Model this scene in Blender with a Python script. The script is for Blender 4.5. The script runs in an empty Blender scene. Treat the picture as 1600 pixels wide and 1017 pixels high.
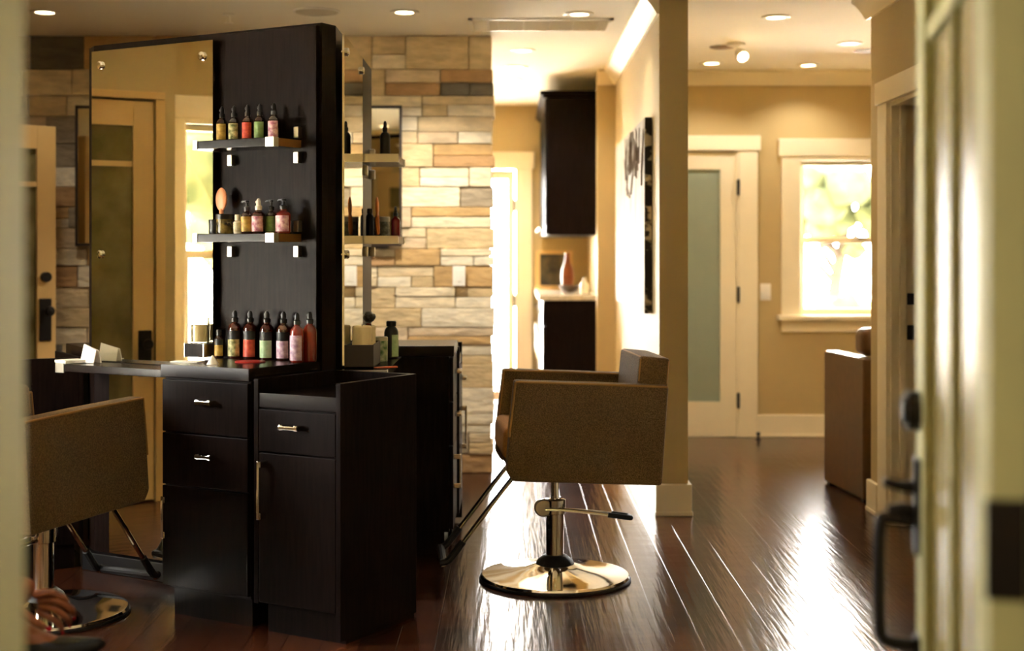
import bpy, bmesh, math, random
from mathutils import Vector, Matrix, noise
random.seed(7)
PI = math.pi
C = bpy.context.scene.collection
H = 2.594            # ceiling height
CAMZ = 1.306
FPX = 2200.0
HOR = 395.0

# ------------------------------------------------------------------ colours and materials
def lin(c):
    r = []
    for v in c:
        v = v / 255.0
        r.append(v / 12.92 if v <= 0.04045 else ((v + 0.055) / 1.055) ** 2.4)
    return (r[0], r[1], r[2], 1.0)

MATS = {}
def mat(name, rgb, rough=0.5, metal=0.0, var=0.0, scale=8.0, stretch=(1, 1, 1), bump=0.0, bscale=60.0, coat=0.0, spec=0.5, rgb2=None, detail=4.0):
    if name in MATS: return MATS[name]
    m = bpy.data.materials.new(name); m.use_nodes = True
    nt = m.node_tree; b = nt.nodes['Principled BSDF']
    b.inputs['Base Color'].default_value = lin(rgb)
    b.inputs['Roughness'].default_value = rough
    b.inputs['Metallic'].default_value = metal
    b.inputs['Specular IOR Level'].default_value = spec
    b.inputs['Coat Weight'].default_value = coat
    b.inputs['Coat Roughness'].default_value = 0.05
    tc = nt.nodes.new('ShaderNodeTexCoord')
    mp = nt.nodes.new('ShaderNodeMapping'); mp.inputs['Scale'].default_value = stretch
    nt.links.new(tc.outputs['Object'], mp.inputs['Vector'])
    if var > 0 or rgb2:
        n = nt.nodes.new('ShaderNodeTexNoise'); n.inputs['Scale'].default_value = scale; n.inputs['Detail'].default_value = detail
        nt.links.new(mp.outputs['Vector'], n.inputs['Vector'])
        cr = nt.nodes.new('ShaderNodeValToRGB')
        a = lin(rgb)
        if rgb2: c2 = lin(rgb2)
        else: c2 = tuple(min(1, x * (1 + var)) for x in a[:3]) + (1,)
        c1 = a if rgb2 else tuple(x * (1 - var) for x in a[:3]) + (1,)
        cr.color_ramp.elements[0].color = c1; cr.color_ramp.elements[0].position = 0.35
        cr.color_ramp.elements[1].color = c2; cr.color_ramp.elements[1].position = 0.65
        nt.links.new(n.outputs['Fac'], cr.inputs['Fac'])
        nt.links.new(cr.outputs['Color'], b.inputs['Base Color'])
    if bump > 0:
        n2 = nt.nodes.new('ShaderNodeTexNoise'); n2.inputs['Scale'].default_value = bscale; n2.inputs['Detail'].default_value = 3
        nt.links.new(mp.outputs['Vector'], n2.inputs['Vector'])
        bp = nt.nodes.new('ShaderNodeBump'); bp.inputs['Strength'].default_value = bump; bp.inputs['Distance'].default_value = 0.01
        nt.links.new(n2.outputs['Fac'], bp.inputs['Height'])
        nt.links.new(bp.outputs['Normal'], b.inputs['Normal'])
    MATS[name] = m
    return m

def emit(name, rgb, s):
    if name in MATS: return MATS[name]
    m = bpy.data.materials.new(name); m.use_nodes = True
    b = m.node_tree.nodes['Principled BSDF']
    b.inputs['Base Color'].default_value = lin(rgb)
    b.inputs['Emission Color'].default_value = lin(rgb); b.inputs['Emission Strength'].default_value = s
    MATS[name] = m; return m

def glass(name, tint=(255, 255, 255), gloss=0.08):
    if name in MATS: return MATS[name]
    m = bpy.data.materials.new(name); m.use_nodes = True
    nt = m.node_tree; nt.nodes.clear()
    o = nt.nodes.new('ShaderNodeOutputMaterial'); mx = nt.nodes.new('ShaderNodeMixShader')
    t = nt.nodes.new('ShaderNodeBsdfTransparent'); g = nt.nodes.new('ShaderNodeBsdfGlossy')
    t.inputs['Color'].default_value = lin(tint); g.inputs['Roughness'].default_value = 0.02
    lw = nt.nodes.new('ShaderNodeLayerWeight'); lw.inputs['Blend'].default_value = 0.25
    mu = nt.nodes.new('ShaderNodeMath'); mu.operation = 'MULTIPLY'; mu.inputs[1].default_value = 0.6
    nt.links.new(lw.outputs['Fresnel'], mu.inputs[0])
    nt.links.new(mu.outputs[0], mx.inputs['Fac'])
    nt.links.new(t.outputs[0], mx.inputs[1]); nt.links.new(g.outputs[0], mx.inputs[2]); nt.links.new(mx.outputs[0], o.inputs[0])
    MATS[name] = m; return m

wall_m = mat('tan paint', (190, 166, 114), 0.65, var=0.03, scale=1.5, bump=0.05, bscale=180)
ceil_m = mat('ceiling paint', (244, 236, 216), 0.8, var=0.02, scale=1.2)
trim_m = mat('cream trim paint', (240, 226, 194), 0.4, var=0.02, scale=3)
jamb_m = mat('sage cream door paint', (180, 178, 130), 0.6, var=0.03, scale=2)
oak_m = mat('pale yellow door paint', (214, 176, 112), 0.4, var=0.04, scale=3, stretch=(1, 1, .2))
esp_m = mat('espresso wood', (22, 14, 11), 0.36, var=0.35, scale=14, stretch=(6, 6, .5), bump=0.03, bscale=30, spec=.045)
esp2_m = mat('espresso laminate top', (26, 18, 14), 0.25, var=0.1, scale=3, spec=.15)
chrome_m = mat('chrome', (225, 222, 215), 0.07, 1.0)
nickel_m = mat('brushed nickel', (205, 198, 184), 0.28, 1.0)
bronze_m = mat('dark bronze hardware', (38, 34, 32), 0.42, 0.7)
black_m = mat('black plastic', (14, 14, 14), 0.35)
rubber_m = mat('black rubber', (12, 12, 12), 0.6)
tweed_m = mat('olive brown tweed', (80, 62, 39), 0.9, rgb2=(118, 95, 62), scale=260, bump=0.5, bscale=330, spec=0.2)
pipe_m = mat('tan piping', (150, 112, 62), 0.7, spec=0.2)
seat_m = mat('caramel seat fabric', (150, 104, 50), 0.85, var=0.15, scale=150, bump=0.3, bscale=250, spec=0.2)
leather_m = mat('brown leather', (96, 66, 36), 0.38, var=0.1, scale=20, bump=0.1, bscale=120)
mirror_m = mat('mirror silver', (226, 222, 205), 0.01, 1.0)
white_m = mat('white plastic', (240, 234, 220), 0.4)
paper_m = mat('white paper', (250, 245, 236), 0.7)
frost_m = mat('frosted green glass', (150, 160, 140), 0.35, var=0.05, scale=1.5)
dimglass_m = mat('dim olive glass', (98, 88, 48), 0.06, rgb2=(128, 116, 72), scale=5)
clear_m = glass('window glass')
amber_m = mat('amber bottle', (58, 14, 6), 0.06, coat=0.6)
brownb_m = mat('dark brown bottle', (44, 18, 10), 0.07, coat=0.6)
redb_m = mat('red bottle', (112, 20, 9), 0.08, coat=0.6)
counter_m = mat('pale stone counter', (196, 184, 160), 0.2, var=0.15, scale=40)
wax_m = mat('cream candle wax', (238, 222, 176), 0.6)
skin_m = mat('brown skin', (126, 72, 42), 0.5, var=0.06, scale=30)
cloth_m = mat('black clothing', (22, 20, 20), 0.85, var=0.2, scale=60, bump=0.15, bscale=200)
shoe_m = mat('black shoe leather', (20, 19, 18), 0.5, spec=.3)
hair_m = mat('dark brown hair', (34, 22, 16), 0.5, var=0.4, scale=40, stretch=(6, 6, 1))
nail_m = mat('red nail polish', (150, 16, 30), 0.15)

def floor_material():
    m = bpy.data.materials.new('hand scraped dark wood planks'); m.use_nodes = True
    nt = m.node_tree; b = nt.nodes['Principled BSDF']; L = nt.links.new
    tc = nt.nodes.new('ShaderNodeTexCoord'); sx = nt.nodes.new('ShaderNodeSeparateXYZ'); L(tc.outputs['Object'], sx.inputs[0])
    cx = nt.nodes.new('ShaderNodeCombineXYZ'); L(sx.outputs['Y'], cx.inputs['X']); L(sx.outputs['X'], cx.inputs['Y'])
    br = nt.nodes.new('ShaderNodeTexBrick'); L(cx.outputs[0], br.inputs['Vector'])
    br.inputs['Scale'].default_value = 1.0; br.inputs['Brick Width'].default_value = 1.35; br.inputs['Row Height'].default_value = 0.127
    br.inputs['Mortar Size'].default_value = 0.0022; br.inputs['Mortar Smooth'].default_value = 0.3; br.offset = 0.37
    br.inputs['Color1'].default_value = (0.2, 0.2, 0.2, 1); br.inputs['Color2'].default_value = (0.9, 0.9, 0.9, 1); br.inputs['Mortar'].default_value = (0, 0, 0, 1)
    mp = nt.nodes.new('ShaderNodeMapping'); mp.inputs['Scale'].default_value = (30, 1.6, 1); L(tc.outputs['Object'], mp.inputs[0])
    gr = nt.nodes.new('ShaderNodeTexNoise'); gr.inputs['Scale'].default_value = 1.0; gr.inputs['Detail'].default_value = 6; L(mp.outputs[0], gr.inputs[0])
    ad = nt.nodes.new('ShaderNodeMix'); ad.data_type = 'FLOAT'; ad.inputs[0].default_value = 0.5
    L(br.outputs['Color'], ad.inputs[2]); L(gr.outputs['Fac'], ad.inputs[3])
    cr = nt.nodes.new('ShaderNodeValToRGB'); L(ad.outputs[0], cr.inputs[0])
    e = cr.color_ramp.elements
    e[0].position = 0.15; e[0].color = lin((28, 14, 8)); e[1].position = 0.85; e[1].color = lin((88, 47, 26))
    e2 = cr.color_ramp.elements.new(0.5); e2.color = lin((56, 28, 16))
    gm = nt.nodes.new('ShaderNodeMix'); gm.data_type = 'RGBA'; L(br.outputs['Fac'], gm.inputs[0]); L(cr.outputs[0], gm.inputs[6]); gm.inputs[7].default_value = lin((20, 9, 5))
    L(gm.outputs[2], b.inputs['Base Color'])
    b.inputs['Roughness'].default_value = 0.19; b.inputs['Specular IOR Level'].default_value = 0.22
    # scraped surface: long narrow ripples along the planks
    mp2 = nt.nodes.new('ShaderNodeMapping'); mp2.inputs['Scale'].default_value = (46, 2.6, 1); L(tc.outputs['Object'], mp2.inputs[0])
    n2 = nt.nodes.new('ShaderNodeTexNoise'); n2.inputs['Scale'].default_value = 1; n2.inputs['Detail'].default_value = 2; L(mp2.outputs[0], n2.inputs[0])
    mp3 = nt.nodes.new('ShaderNodeMapping'); mp3.inputs['Scale'].default_value = (7, 11, 1); L(tc.outputs['Object'], mp3.inputs[0])
    n3 = nt.nodes.new('ShaderNodeTexNoise'); n3.inputs['Scale'].default_value = 1; n3.inputs['Detail'].default_value = 1; L(mp3.outputs[0], n3.inputs[0])
    s1 = nt.nodes.new('ShaderNodeMath'); s1.operation = 'MULTIPLY_ADD'; L(n3.outputs['Fac'], s1.inputs[0]); s1.inputs[1].default_value = 0.6; L(n2.outputs['Fac'], s1.inputs[2])
    s2 = nt.nodes.new('ShaderNodeMath'); s2.operation = 'MULTIPLY_ADD'; L(br.outputs['Fac'], s2.inputs[0]); s2.inputs[1].default_value = -1.0; L(s1.outputs[0], s2.inputs[2])
    bp = nt.nodes.new('ShaderNodeBump'); bp.inputs['Strength'].default_value = 0.65; bp.inputs['Distance'].default_value = 0.0022; L(s2.outputs[0], bp.inputs['Height'])
    L(bp.outputs[0], b.inputs['Normal'])
    return m

# ------------------------------------------------------------------ mesh helpers
class M:
    def __init__(s): s.bm = bmesh.new(); s.mi = 0
    def _mark(s, faces):
        for f in faces: f.material_index = s.mi
    def box(s, x0, x1, y0, y1, z0, z1, bev=0.0, seg=2, mx=None):
        g = bmesh.ops.create_cube(s.bm, size=1.0)
        vs = g['verts']
        for v in vs:
            v.co = Vector(((x0 + x1) / 2 + v.co.x * (x1 - x0), (y0 + y1) / 2 + v.co.y * (y1 - y0), (z0 + z1) / 2 + v.co.z * (z1 - z0)))
        fs = {f for v in vs for f in v.link_faces}
        if bev > 0:
            es = list({e for v in vs for e in v.link_edges})
            r = bmesh.ops.bevel(s.bm, geom=es, offset=bev, segments=seg, affect='EDGES', profile=0.5)
            vs = list({v for f in r['faces'] for v in f.verts})
            fs = {f for v in vs for f in v.link_faces}
        if mx is not None:
            for v in vs: v.co = mx @ v.co
        s._mark(fs); return s
    def prism(s, pts, z0, z1, bev=0.0, mx=None):
        # polygon in xy extruded in z, then mapped by mx
        a = [s.bm.verts.new((p[0], p[1], z0)) for p in pts]; b = [s.bm.verts.new((p[0], p[1], z1)) for p in pts]
        n = len(pts); fs = [s.bm.faces.new(list(reversed(a))), s.bm.faces.new(b)]
        for i in range(n): fs.append(s.bm.faces.new((a[i], a[(i + 1) % n], b[(i + 1) % n], b[i])))
        vs = a + b
        bmesh.ops.recalc_face_normals(s.bm, faces=fs)
        if bev > 0:
            es = list({e for v in vs for e in v.link_edges})
            r = bmesh.ops.bevel(s.bm, geom=es, offset=bev, segments=2, affect='EDGES', profile=0.5)
            fs = [f for f in fs if f.is_valid] + list(r['faces']); vs = list({v for f in fs for v in f.verts})
        if mx is not None:
            for v in vs: v.co = mx @ v.co
        s._mark(fs); return s
    def lathe(s, prof, c=(0, 0, 0), seg=32, a0=0.0, a1=2 * PI, mx=None, capt=True):
        full = abs(a1 - a0 - 2 * PI) < 1e-6
        n = seg if full else seg + 1
        rings = []
        for r, z in prof:
            ring = []
            for i in range(n):
                a = a0 + (a1 - a0) * i / seg
                v = Vector((c[0] + r * math.cos(a), c[1] + r * math.sin(a), c[2] + z))
                ring.append(s.bm.verts.new(mx @ v if mx is not None else v))
            rings.append(ring)
        fs = []
        for k in range(len(rings) - 1):
            for i in range(seg):
                j = (i + 1) % n if full else i + 1
                fs.append(s.bm.faces.new((rings[k][i], rings[k][j], rings[k + 1][j], rings[k + 1][i])))
        if full and capt:
            fs.append(s.bm.faces.new(list(reversed(rings[0])))); fs.append(s.bm.faces.new(rings[-1]))
        s._mark(fs); return s
    def cyl(s, p0, p1, r, seg=20, r2=None):
        p0 = Vector(p0); p1 = Vector(p1); d = p1 - p0
        q = d.to_track_quat('Z', 'Y').to_matrix().to_4x4(); mx = Matrix.Translation(p0) @ q
        return s.lathe([(r, 0), (r if r2 is None else r2, d.length)], seg=seg, mx=mx)
    def tube(s, pts, r, seg=10, smooth=6, closed=False):
        P = [Vector(p) for p in pts]
        if smooth and len(P) > 2:
            Q = []
            n = len(P)
            rng = n if closed else n - 1
            for i in range(rng):
                p0 = P[(i - 1) % n] if closed or i > 0 else P[0]; p1 = P[i]; p2 = P[(i + 1) % n]
                p3 = P[(i + 2) % n] if closed or i + 2 < n else P[-1]
                for k in range(smooth):
                    t = k / smooth
                    Q.append(0.5 * ((2 * p1) + (p2 - p0) * t + (2 * p0 - 5 * p1 + 4 * p2 - p3) * t * t + (3 * p1 - p0 - 3 * p2 + p3) * t ** 3))
            if not closed: Q.append(P[-1])
            P = Q
        rings = []; up = Vector((0.13, 0.31, 0.94)).normalized(); n = len(P)
        for i, p in enumerate(P):
            if closed: d = P[(i + 1) % n] - P[i - 1]
            else: d = P[min(i + 1, n - 1)] - P[max(i - 1, 0)]
            d.normalize(); x = d.cross(up)
            if x.length < 1e-3: x = d.cross(Vector((1, 0, 0)))
            x.normalize(); y = d.cross(x)
            rr = r(i / (n - 1)) if callable(r) else r
            rings.append([s.bm.verts.new(p + x * rr * math.cos(2 * PI * k / seg) + y * rr * math.sin(2 * PI * k / seg)) for k in range(seg)])
        fs = []
        for i in range(n if closed else n - 1):
            A = rings[i]; B_ = rings[(i + 1) % n]
            for k in range(seg): fs.append(s.bm.faces.new((A[k], A[(k + 1) % seg], B_[(k + 1) % seg], B_[k])))
        if not closed: fs.append(s.bm.faces.new(list(reversed(rings[0])))); fs.append(s.bm.faces.new(rings[-1]))
        bmesh.ops.recalc_face_normals(s.bm, faces=fs)
        s._mark(fs); return s
    def ball(s, c, r, sub=2, sq=(1, 1, 1), jit=0.0, fr=6.0):
        g = bmesh.ops.create_icosphere(s.bm, subdivisions=sub, radius=1.0)
        for v in g['verts']:
            k = 1 + (jit * noise.noise(v.co * fr * 0.3 + Vector(c)) if jit else 0)
            v.co = Vector((c[0] + v.co.x * r * sq[0] * k, c[1] + v.co.y * r * sq[1] * k, c[2] + v.co.z * r * sq[2] * k))
        s._mark({f for v in g['verts'] for f in v.link_faces}); return s
    def obj(s, name, mats, parent=None, angle=35):
        me = bpy.data.meshes.new(name); s.bm.to_mesh(me); s.bm.free()
        for m in (mats if isinstance(mats, (list, tuple)) else [mats]): me.materials.append(m)
        me.polygons.foreach_set('use_smooth', [True] * len(me.polygons))
        me.set_sharp_from_angle(angle=math.radians(angle))
        o = bpy.data.objects.new(name, me); C.objects.link(o)
        if parent: o.parent = parent
        w = o.modifiers.new('even_normals', 'WEIGHTED_NORMAL'); w.keep_sharp = True
        return o

def thing(name, label, cat, loc=(0, 0, 0), rz=0.0, group=None):
    o = bpy.data.objects.new(name, None); C.objects.link(o)
    o.empty_display_size = 0.1
    o.location = loc; o.rotation_euler = (0, 0, rz); o['label'] = label; o['category'] = cat
    if group: o['group'] = group
    return o
def tag(o, label, cat, group=None, loc=None, rz=None):
    o['label'] = label; o['category'] = cat
    if group: o['group'] = group
    if loc is not None: o.location = loc
    if rz is not None: o.rotation_euler = (0, 0, rz)
    return o
def struct(o, label=None, cat=None):
    o['kind'] = 'structure'
    if label: o['label'] = label
    if cat: o['category'] = cat
    return o
def sempty(name, label, cat, loc=(0, 0, 0), rz=0.0):
    o = bpy.data.objects.new(name, None); C.objects.link(o); o.location = loc; o.rotation_euler = (0, 0, rz)
    return struct(o, label, cat)

def wall_boxes(m, axis, c0, c1, a0, a1, z0, z1, holes=()):
    """wall slab: thickness c0..c1, runs a0..a1; holes = (h0,h1,hz0,hz1)."""
    def add(p0, p1, q0, q1):
        if p1 - p0 < 1e-4 or q1 - q0 < 1e-4: return
        if axis == 'x': m.box(p0, p1, c0, c1, q0, q1)
        else: m.box(c0, c1, p0, p1, q0, q1)
    cur = a0
    for h0, h1, q0, q1 in sorted(holes):
        add(cur, h0, z0, z1); add(h0, h1, z0, q0); add(h0, h1, q1, z1); cur = h1
    add(cur, a1, z0, z1)
    return m

# ------------------------------------------------------------------ the setting
fm = floor_material()
o = M().box(-4.6, 4.4, -1.4, 12.6, -0.12, 0.0).obj('floor', fm); struct(o, 'dark glossy hand-scraped wood plank floor', 'floor')
o = M().box(-4.6, 4.4, -1.4, 12.6, H, H + 0.12).obj('ceiling', ceil_m); struct(o, 'cream painted flat ceiling', 'ceiling')

# far right room wall with frosted door and window (Y = 10)
def fx(px, Y=10.0): return (px - 800) / FPX * Y
def fz(py, Y=10.0): return CAMZ - (py - HOR) * Y / FPX
WX0, WX1, WZ0, WZ1 = fx(1250), 2.94, 0.86, 1.96
o = wall_boxes(M(), 'x', 10.0, 10.15, 0.875, 4.2, 0, H, [(0.78 + .1, 1.60, 0.0, 2.03), (WX0, WX1, WZ0, WZ1)]).obj('wall_far', wall_m); struct(o, 'tan far wall with frosted door and bright window', 'wall')
o = M().box(0.732, 0.875, 7.0, 10.15, 0, H).obj('wall_partition', wall_m); struct(o, 'tan partition wall ending in a narrow column face', 'wall')
o = M().box(0.605, 0.732, 9.98, 10.12, 0, H).obj('wall_kitchenette_end', wall_m); struct(o, 'narrow tan wall end beside the dark cupboards', 'wall')
o = M().box(0.662, 0.80, 10.12, 12.3, 0, H).obj('wall_kitchenette', wall_m); struct(o, 'tan wall behind the dark kitchenette cupboards', 'wall')
struct(M().box(.8, 1.8, 10.17, 10.22, 0, 2.2).obj('wall_far_light_block', wall_m))  # unseen slab added behind the frosted door to stop a light leak
HD = (-1.1, 0.03, 0.0, 2.04)
o = wall_boxes(M(), 'x', 12.3, 12.45, -2.0, 0.85, 0, H, [HD]).obj('wall_hall_end', wall_m); struct(o, 'tan wall at the end of the hallway', 'wall')
o = M().box(-1.6, -1.45, 8.7, 12.3, 0, H).obj('wall_hall_left', wall_m); struct(o)
# right wall with open doorway
o = wall_boxes(M(), 'y', 1.82, 1.96, 1.70, 7.14, 0, H, [(5.88, 6.76, 0, 2.03)]).obj('wall_right', wall_m); struct(o, 'tan right wall with open white-cased doorway', 'wall')
o = M().box(1.96, 4.2, 7.0, 7.14, 0, H).obj('wall_right_room', wall_m); struct(o)
o = M().box(4.05, 4.2, 1.7, 10.0, 0, H).obj('wall_right_outer', wall_m); struct(o)
o = M().box(1.96, 4.05, 5.2, 5.3, 0, H).obj('wall_right_closet', wall_m); struct(o)
# left wall: projecting part with the glazed door, recessed part with the window
LW = (3.72, 4.86, 0.60, 2.02)
o = wall_boxes(M(), 'y', -3.65, -3.5, 1.70, 5.0, 0, H, [LW]).obj('wall_left', wall_m); struct(o, 'tan left wall with tall bright window', 'wall')
o = wall_boxes(M(), 'y', -3.65, -3.2, 5.0, 8.65, 0, H, [(5.105, 5.945, 0, 2.11), (6.5, 7.36, 0, 2.03)]).obj('wall_left_door_side', wall_m); struct(o, 'tan wall holding the glazed yellow door', 'wall')
o = M().box(-4.5, -4.4, 4.9, 8.7, 0, H).box(-4.4, -3.65, 4.9, 5.0, 0, H).box(-4.4, -3.65, 8.6, 8.7, 0, H).obj('wall_closet_light_block', wall_m); struct(o)  # unseen closet box added to keep daylight out of the left doorways
# front wall around the entry opening, and added unseen enclosure blocking skylight
o = wall_boxes(M(), 'x', 1.52, 1.68, -3.65, 4.2, 0, H, [(-0.615, 0.62, 0, 2.12)]).obj('wall_front', wall_m); struct(o, 'tan front wall around the entry opening', 'wall')
o = M().box(-1.6, -1.5, -1.4, 1.52, 0, H).obj('wall_light_block_left', wall_m); struct(o)
o = M().box(0.80, 0.9, -1.4, 1.52, 0, H).obj('wall_light_block_right', wall_m); struct(o)
o = wall_boxes(M(), 'x', -1.4, -1.3, -1.6, 1.8, 0, H, []).obj('wall_light_block_back', wall_m); struct(o)

# ledge-stone wall
def stone_wall():
    cols = [('honey', (206, 180, 134)), ('cream', (224, 206, 170)), ('grey', (112, 104, 90)), ('rust', (178, 140, 94)), ('sand', (212, 190, 150)),
            ('pale', (226, 212, 182)), ('gold', (192, 156, 102)), ('taupe', (154, 138, 112)), ('blush', (208, 184, 148))]
    st = [mat('stone ' + n_, c_, 0.9, var=0.14, scale=16, bump=1.0, bscale=24, stretch=(.6, 1, 1.6)) for n_, c_ in cols]
    st.append(mat('stone mortar', (158, 134, 98), 0.95))
    rnd = random.Random(21)
    m = M(); m.mi = 9; m.box(-3.2, -0.135, 8.385, 8.65, 0, H)
    z = 0.0; X0, X1 = -3.19, -0.114
    def stone(xa, xb, za, zb):
        m.mi = rnd.choices(range(9), [16, 18, 8, 9, 17, 12, 10, 8, 9])[0]
        d = rnd.uniform(0.0, 0.02)
        end = X1 + rnd.uniform(-0.012, 0.010) if xb > X1 - 0.005 else xb - 0.002
        m.box(xa + 0.002, end, 8.35 - d + 0.01, 8.6, za + 0.0015, zb - 0.0015, bev=0.006, seg=2)
    while z < H - 0.01:
        h = rnd.uniform(0.10, 0.165)
        if H - (z + h) < 0.1: h = H - z
        x = X0
        while x < X1 - 0.01:
            w = rnd.uniform(0.2, 0.45)
            if X1 - (x + w) < 0.14: w = X1 - x
            if rnd.random() < 0.36:
                hs = h * rnd.uniform(0.42, 0.58)
                sp = rnd.uniform(0.3, 0.7)
                if w > 0.3 and rnd.random() < 0.5:
                    stone(x, x + w * sp, z, z + hs); stone(x + w * sp, x + w, z, z + hs)
                else: stone(x, x + w, z, z + hs)
                stone(x, x + w, z + hs, z + h)
            else: stone(x, x + w, z, z + h)
            x += w
        z += h
    return m.obj('wall_back', st)
struct(stone_wall(), 'ledge-stone back wall in honey, grey and rust blocks', 'wall')

# baseboards
def bb(name, parts, label=None):
    m = M()
    for p in parts: m.box(p[0], p[1], p[2], p[3], 0.0, 0.158, bev=0.006); m.box(p[0] - .004, p[1] + .004, p[2] - .004, p[3] + .004, 0.0, 0.022, bev=0.004)
    struct(m.obj(name, trim_m), label or 'cream baseboard', 'baseboard')
bb('baseboard_partition', [(0.714, 0.893, 6.982, 7.02), (0.714, 0.734, 7.0, 9.98), (0.873, 0.893, 7.0, 10.0)], 'cream baseboard wrapping the column end')
bb('baseboard_far', [(1.742, 4.05, 9.98, 10.0)], 'cream baseboard on the far tan wall')
bb('baseboard_right', [(1.80, 1.84, 6.965, 7.16), (1.80, 1.82, 1.7, 5.73)], 'cream baseboard at the right wall corner')
bb('baseboard_left', [(-3.2, -3.18, 5.0, 5.05), (-3.2, -3.18, 6.2, 6.36), (-3.2, -3.18, 7.5, 8.3), (-3.5, -3.48, 1.7, 5.0)], 'cream baseboard on the left wall')
bb('baseboard_front', [(-3.5, -0.75, 1.68, 1.70), (0.8, 1.82, 1.68, 1.70)])
bb('baseboard_hall', [(-1.45, -1.0, 12.28, 12.3)])
# crown mouldings: profile swept along a wall
def crown(name, a, b, nrm, label='cream crown moulding'):
    a = Vector(a + (0,)); b = Vector(b + (0,)); n = Vector(nrm + (0,)); L = (b - a).length; d = (b - a).normalized()
    prof = [(0, 0), (0.085, 0), (0.085, -0.015), (0.062, -0.03), (0.036, -0.062), (0.02, -0.085), (0.012, -0.10), (0, -0.10)]
    mx = Matrix(((n.x, 0, d.x, a.x), (n.y, 0, d.y, a.y), (0, 1, 0, H), (0, 0, 0, 1)))
    struct(M().prism(prof, 0, L, mx=mx).obj(name, trim_m), label, 'moulding')
crown('trim_1', (0.732, 7.0), (0.732, 9.98), (-1, 0), 'cream crown moulding along the partition wall')
struct(M().box(.712, .895, 6.98, 7.02, H - .026, H, bev=.004).obj('trim_2', trim_m), 'thin cream moulding capping the column end', 'moulding')
crown('trim_4', (0.875, 10.0), (4.05, 10.0), (0, -1), 'cream crown moulding along the far wall')
crown('trim_5', (1.82, 1.7), (1.82, 7.2), (-1, 0), 'cream crown moulding on the right wall')
crown('trim_6', (0.605, 9.98), (0.732, 9.98), (0, -1))
crown('trim_7', (-3.2, 5.0), (-3.2, 8.35), (1, 0))

# ------------------------------------------------------------------ doors and windows
def hinge(parent, x, y, z, w=0.03, d=0.012, h=0.1):
    M().box(x - w / 2, x + w / 2, y - d / 2, y + d / 2, z - h / 2, z + h / 2, bev=0.002).cyl((x, y - d / 2, z - h / 2 - .006), (x, y - d / 2, z + h / 2 + .006), 0.008, 10).obj('hinge', bronze_m, parent)

# door_1 : frosted glass door in the far wall
d1 = sempty('door_1', 'cream door with frosted green glass panel in far wall', 'door')
m = M(); yy = (9.985, 10.03)
m.box(0.885, 0.90 + .03, *yy, 0.002, 2.02).box(1.477, 1.592, *yy, 0.002, 2.02, bev=.003).box(0.93, 1.477, *yy, 1.897, 2.02).box(0.93, 1.477, *yy, 0.002, 0.25)
m.obj('door_leaf', trim_m, d1)
M().box(0.925, 1.482, 10.0, 10.012, 0.245, 1.902).obj('glass_panel', frost_m, d1)
m = M().box(1.607, 1.74, 9.965, 10.0, 0, 2.03, bev=.004).box(0.88, 1.76, 9.955, 10.0, 2.03, 2.135, bev=.005).box(1.592, 1.607, 9.97, 10.14, 0, 2.03)
m.obj('door_casing', trim_m, d1)
for z in (fz(293), fz(460), fz(625)): hinge(d1, 1.602, 9.965, z, w=0.02)
# window_1 : sash window in the far wall
def sash_window(name, label, mx, w, z0, z1, cas=0.135):
    """local frame: x across 0..w, y = 0 room face of the wall, +y outwards"""
    e = sempty(name, label, 'window'); e.matrix_world = mx
    m = M()
    m.box(-cas, 0.0, -0.022, 0.0, z0 - 0.02, z1 + 0.03, bev=.004).box(w, w + cas, -0.022, 0.0, z0 - 0.02, z1 + 0.03, bev=.004)
    m.box(-cas - .02, w + cas + .02, -0.032, 0.0, z1 + 0.03, z1 + 0.155, bev=.005)
    m.box(0, 0.012, 0, .15, z0, z1).box(w - .012, w, 0, .15, z0, z1).box(0, w, -.022, .15, z1, z1 + 0.03)
    m.obj('window_casing', trim_m, e)
    M().box(-cas - .03, w + cas + .03, -0.07, 0.15, z0 - 0.03, z0 + .005, bev=.006).box(-cas, w + cas, -0.02, 0, z0 - 0.115, z0 - 0.03, bev=.005).obj('window_sill', trim_m, e)
    mid = (z0 + z1) / 2 - 0.02
    for nm, a, b, y in (('lower_sash', z0 + .005, mid + .015, .05), ('upper_sash', mid - .015, z1, .09)):
        m = M(); f = 0.03
        m.box(.012, .012 + f, y, y + .035, a, b).box(w - .012 - f, w - .012, y, y + .035, a, b).box(.012 + f, w - .012 - f, y, y + .035, b - .03, b).box(.012 + f, w - .012 - f, y, y + .035, a, a + .045)
        sa = m.obj(nm, trim_m, e)
        M().box(.012 + f - .004, w - .012 - f + .004, y + .014, y + .02, a + .041, b - .026).obj('pane', clear_m, sa)
    M().box(w / 2 - .03, w / 2 + .03, .03, .055, mid + .015, mid + .03, bev=.004).obj('sash_lock', bronze_m, e)
    return e
sash_window('window_1', 'bright cream sash window in the far right room', Matrix.Translation((WX0, 10.0, 0)), WX1 - WX0, WZ0, WZ1)
mxL = Matrix.Translation((-3.5, LW[0], 0)) @ Matrix.Rotation(PI / 2, 4, 'Z')
sash_window('window_2', 'tall bright window on the left wall seen in mirror', mxL, LW[1] - LW[0], LW[2], LW[3])

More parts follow.
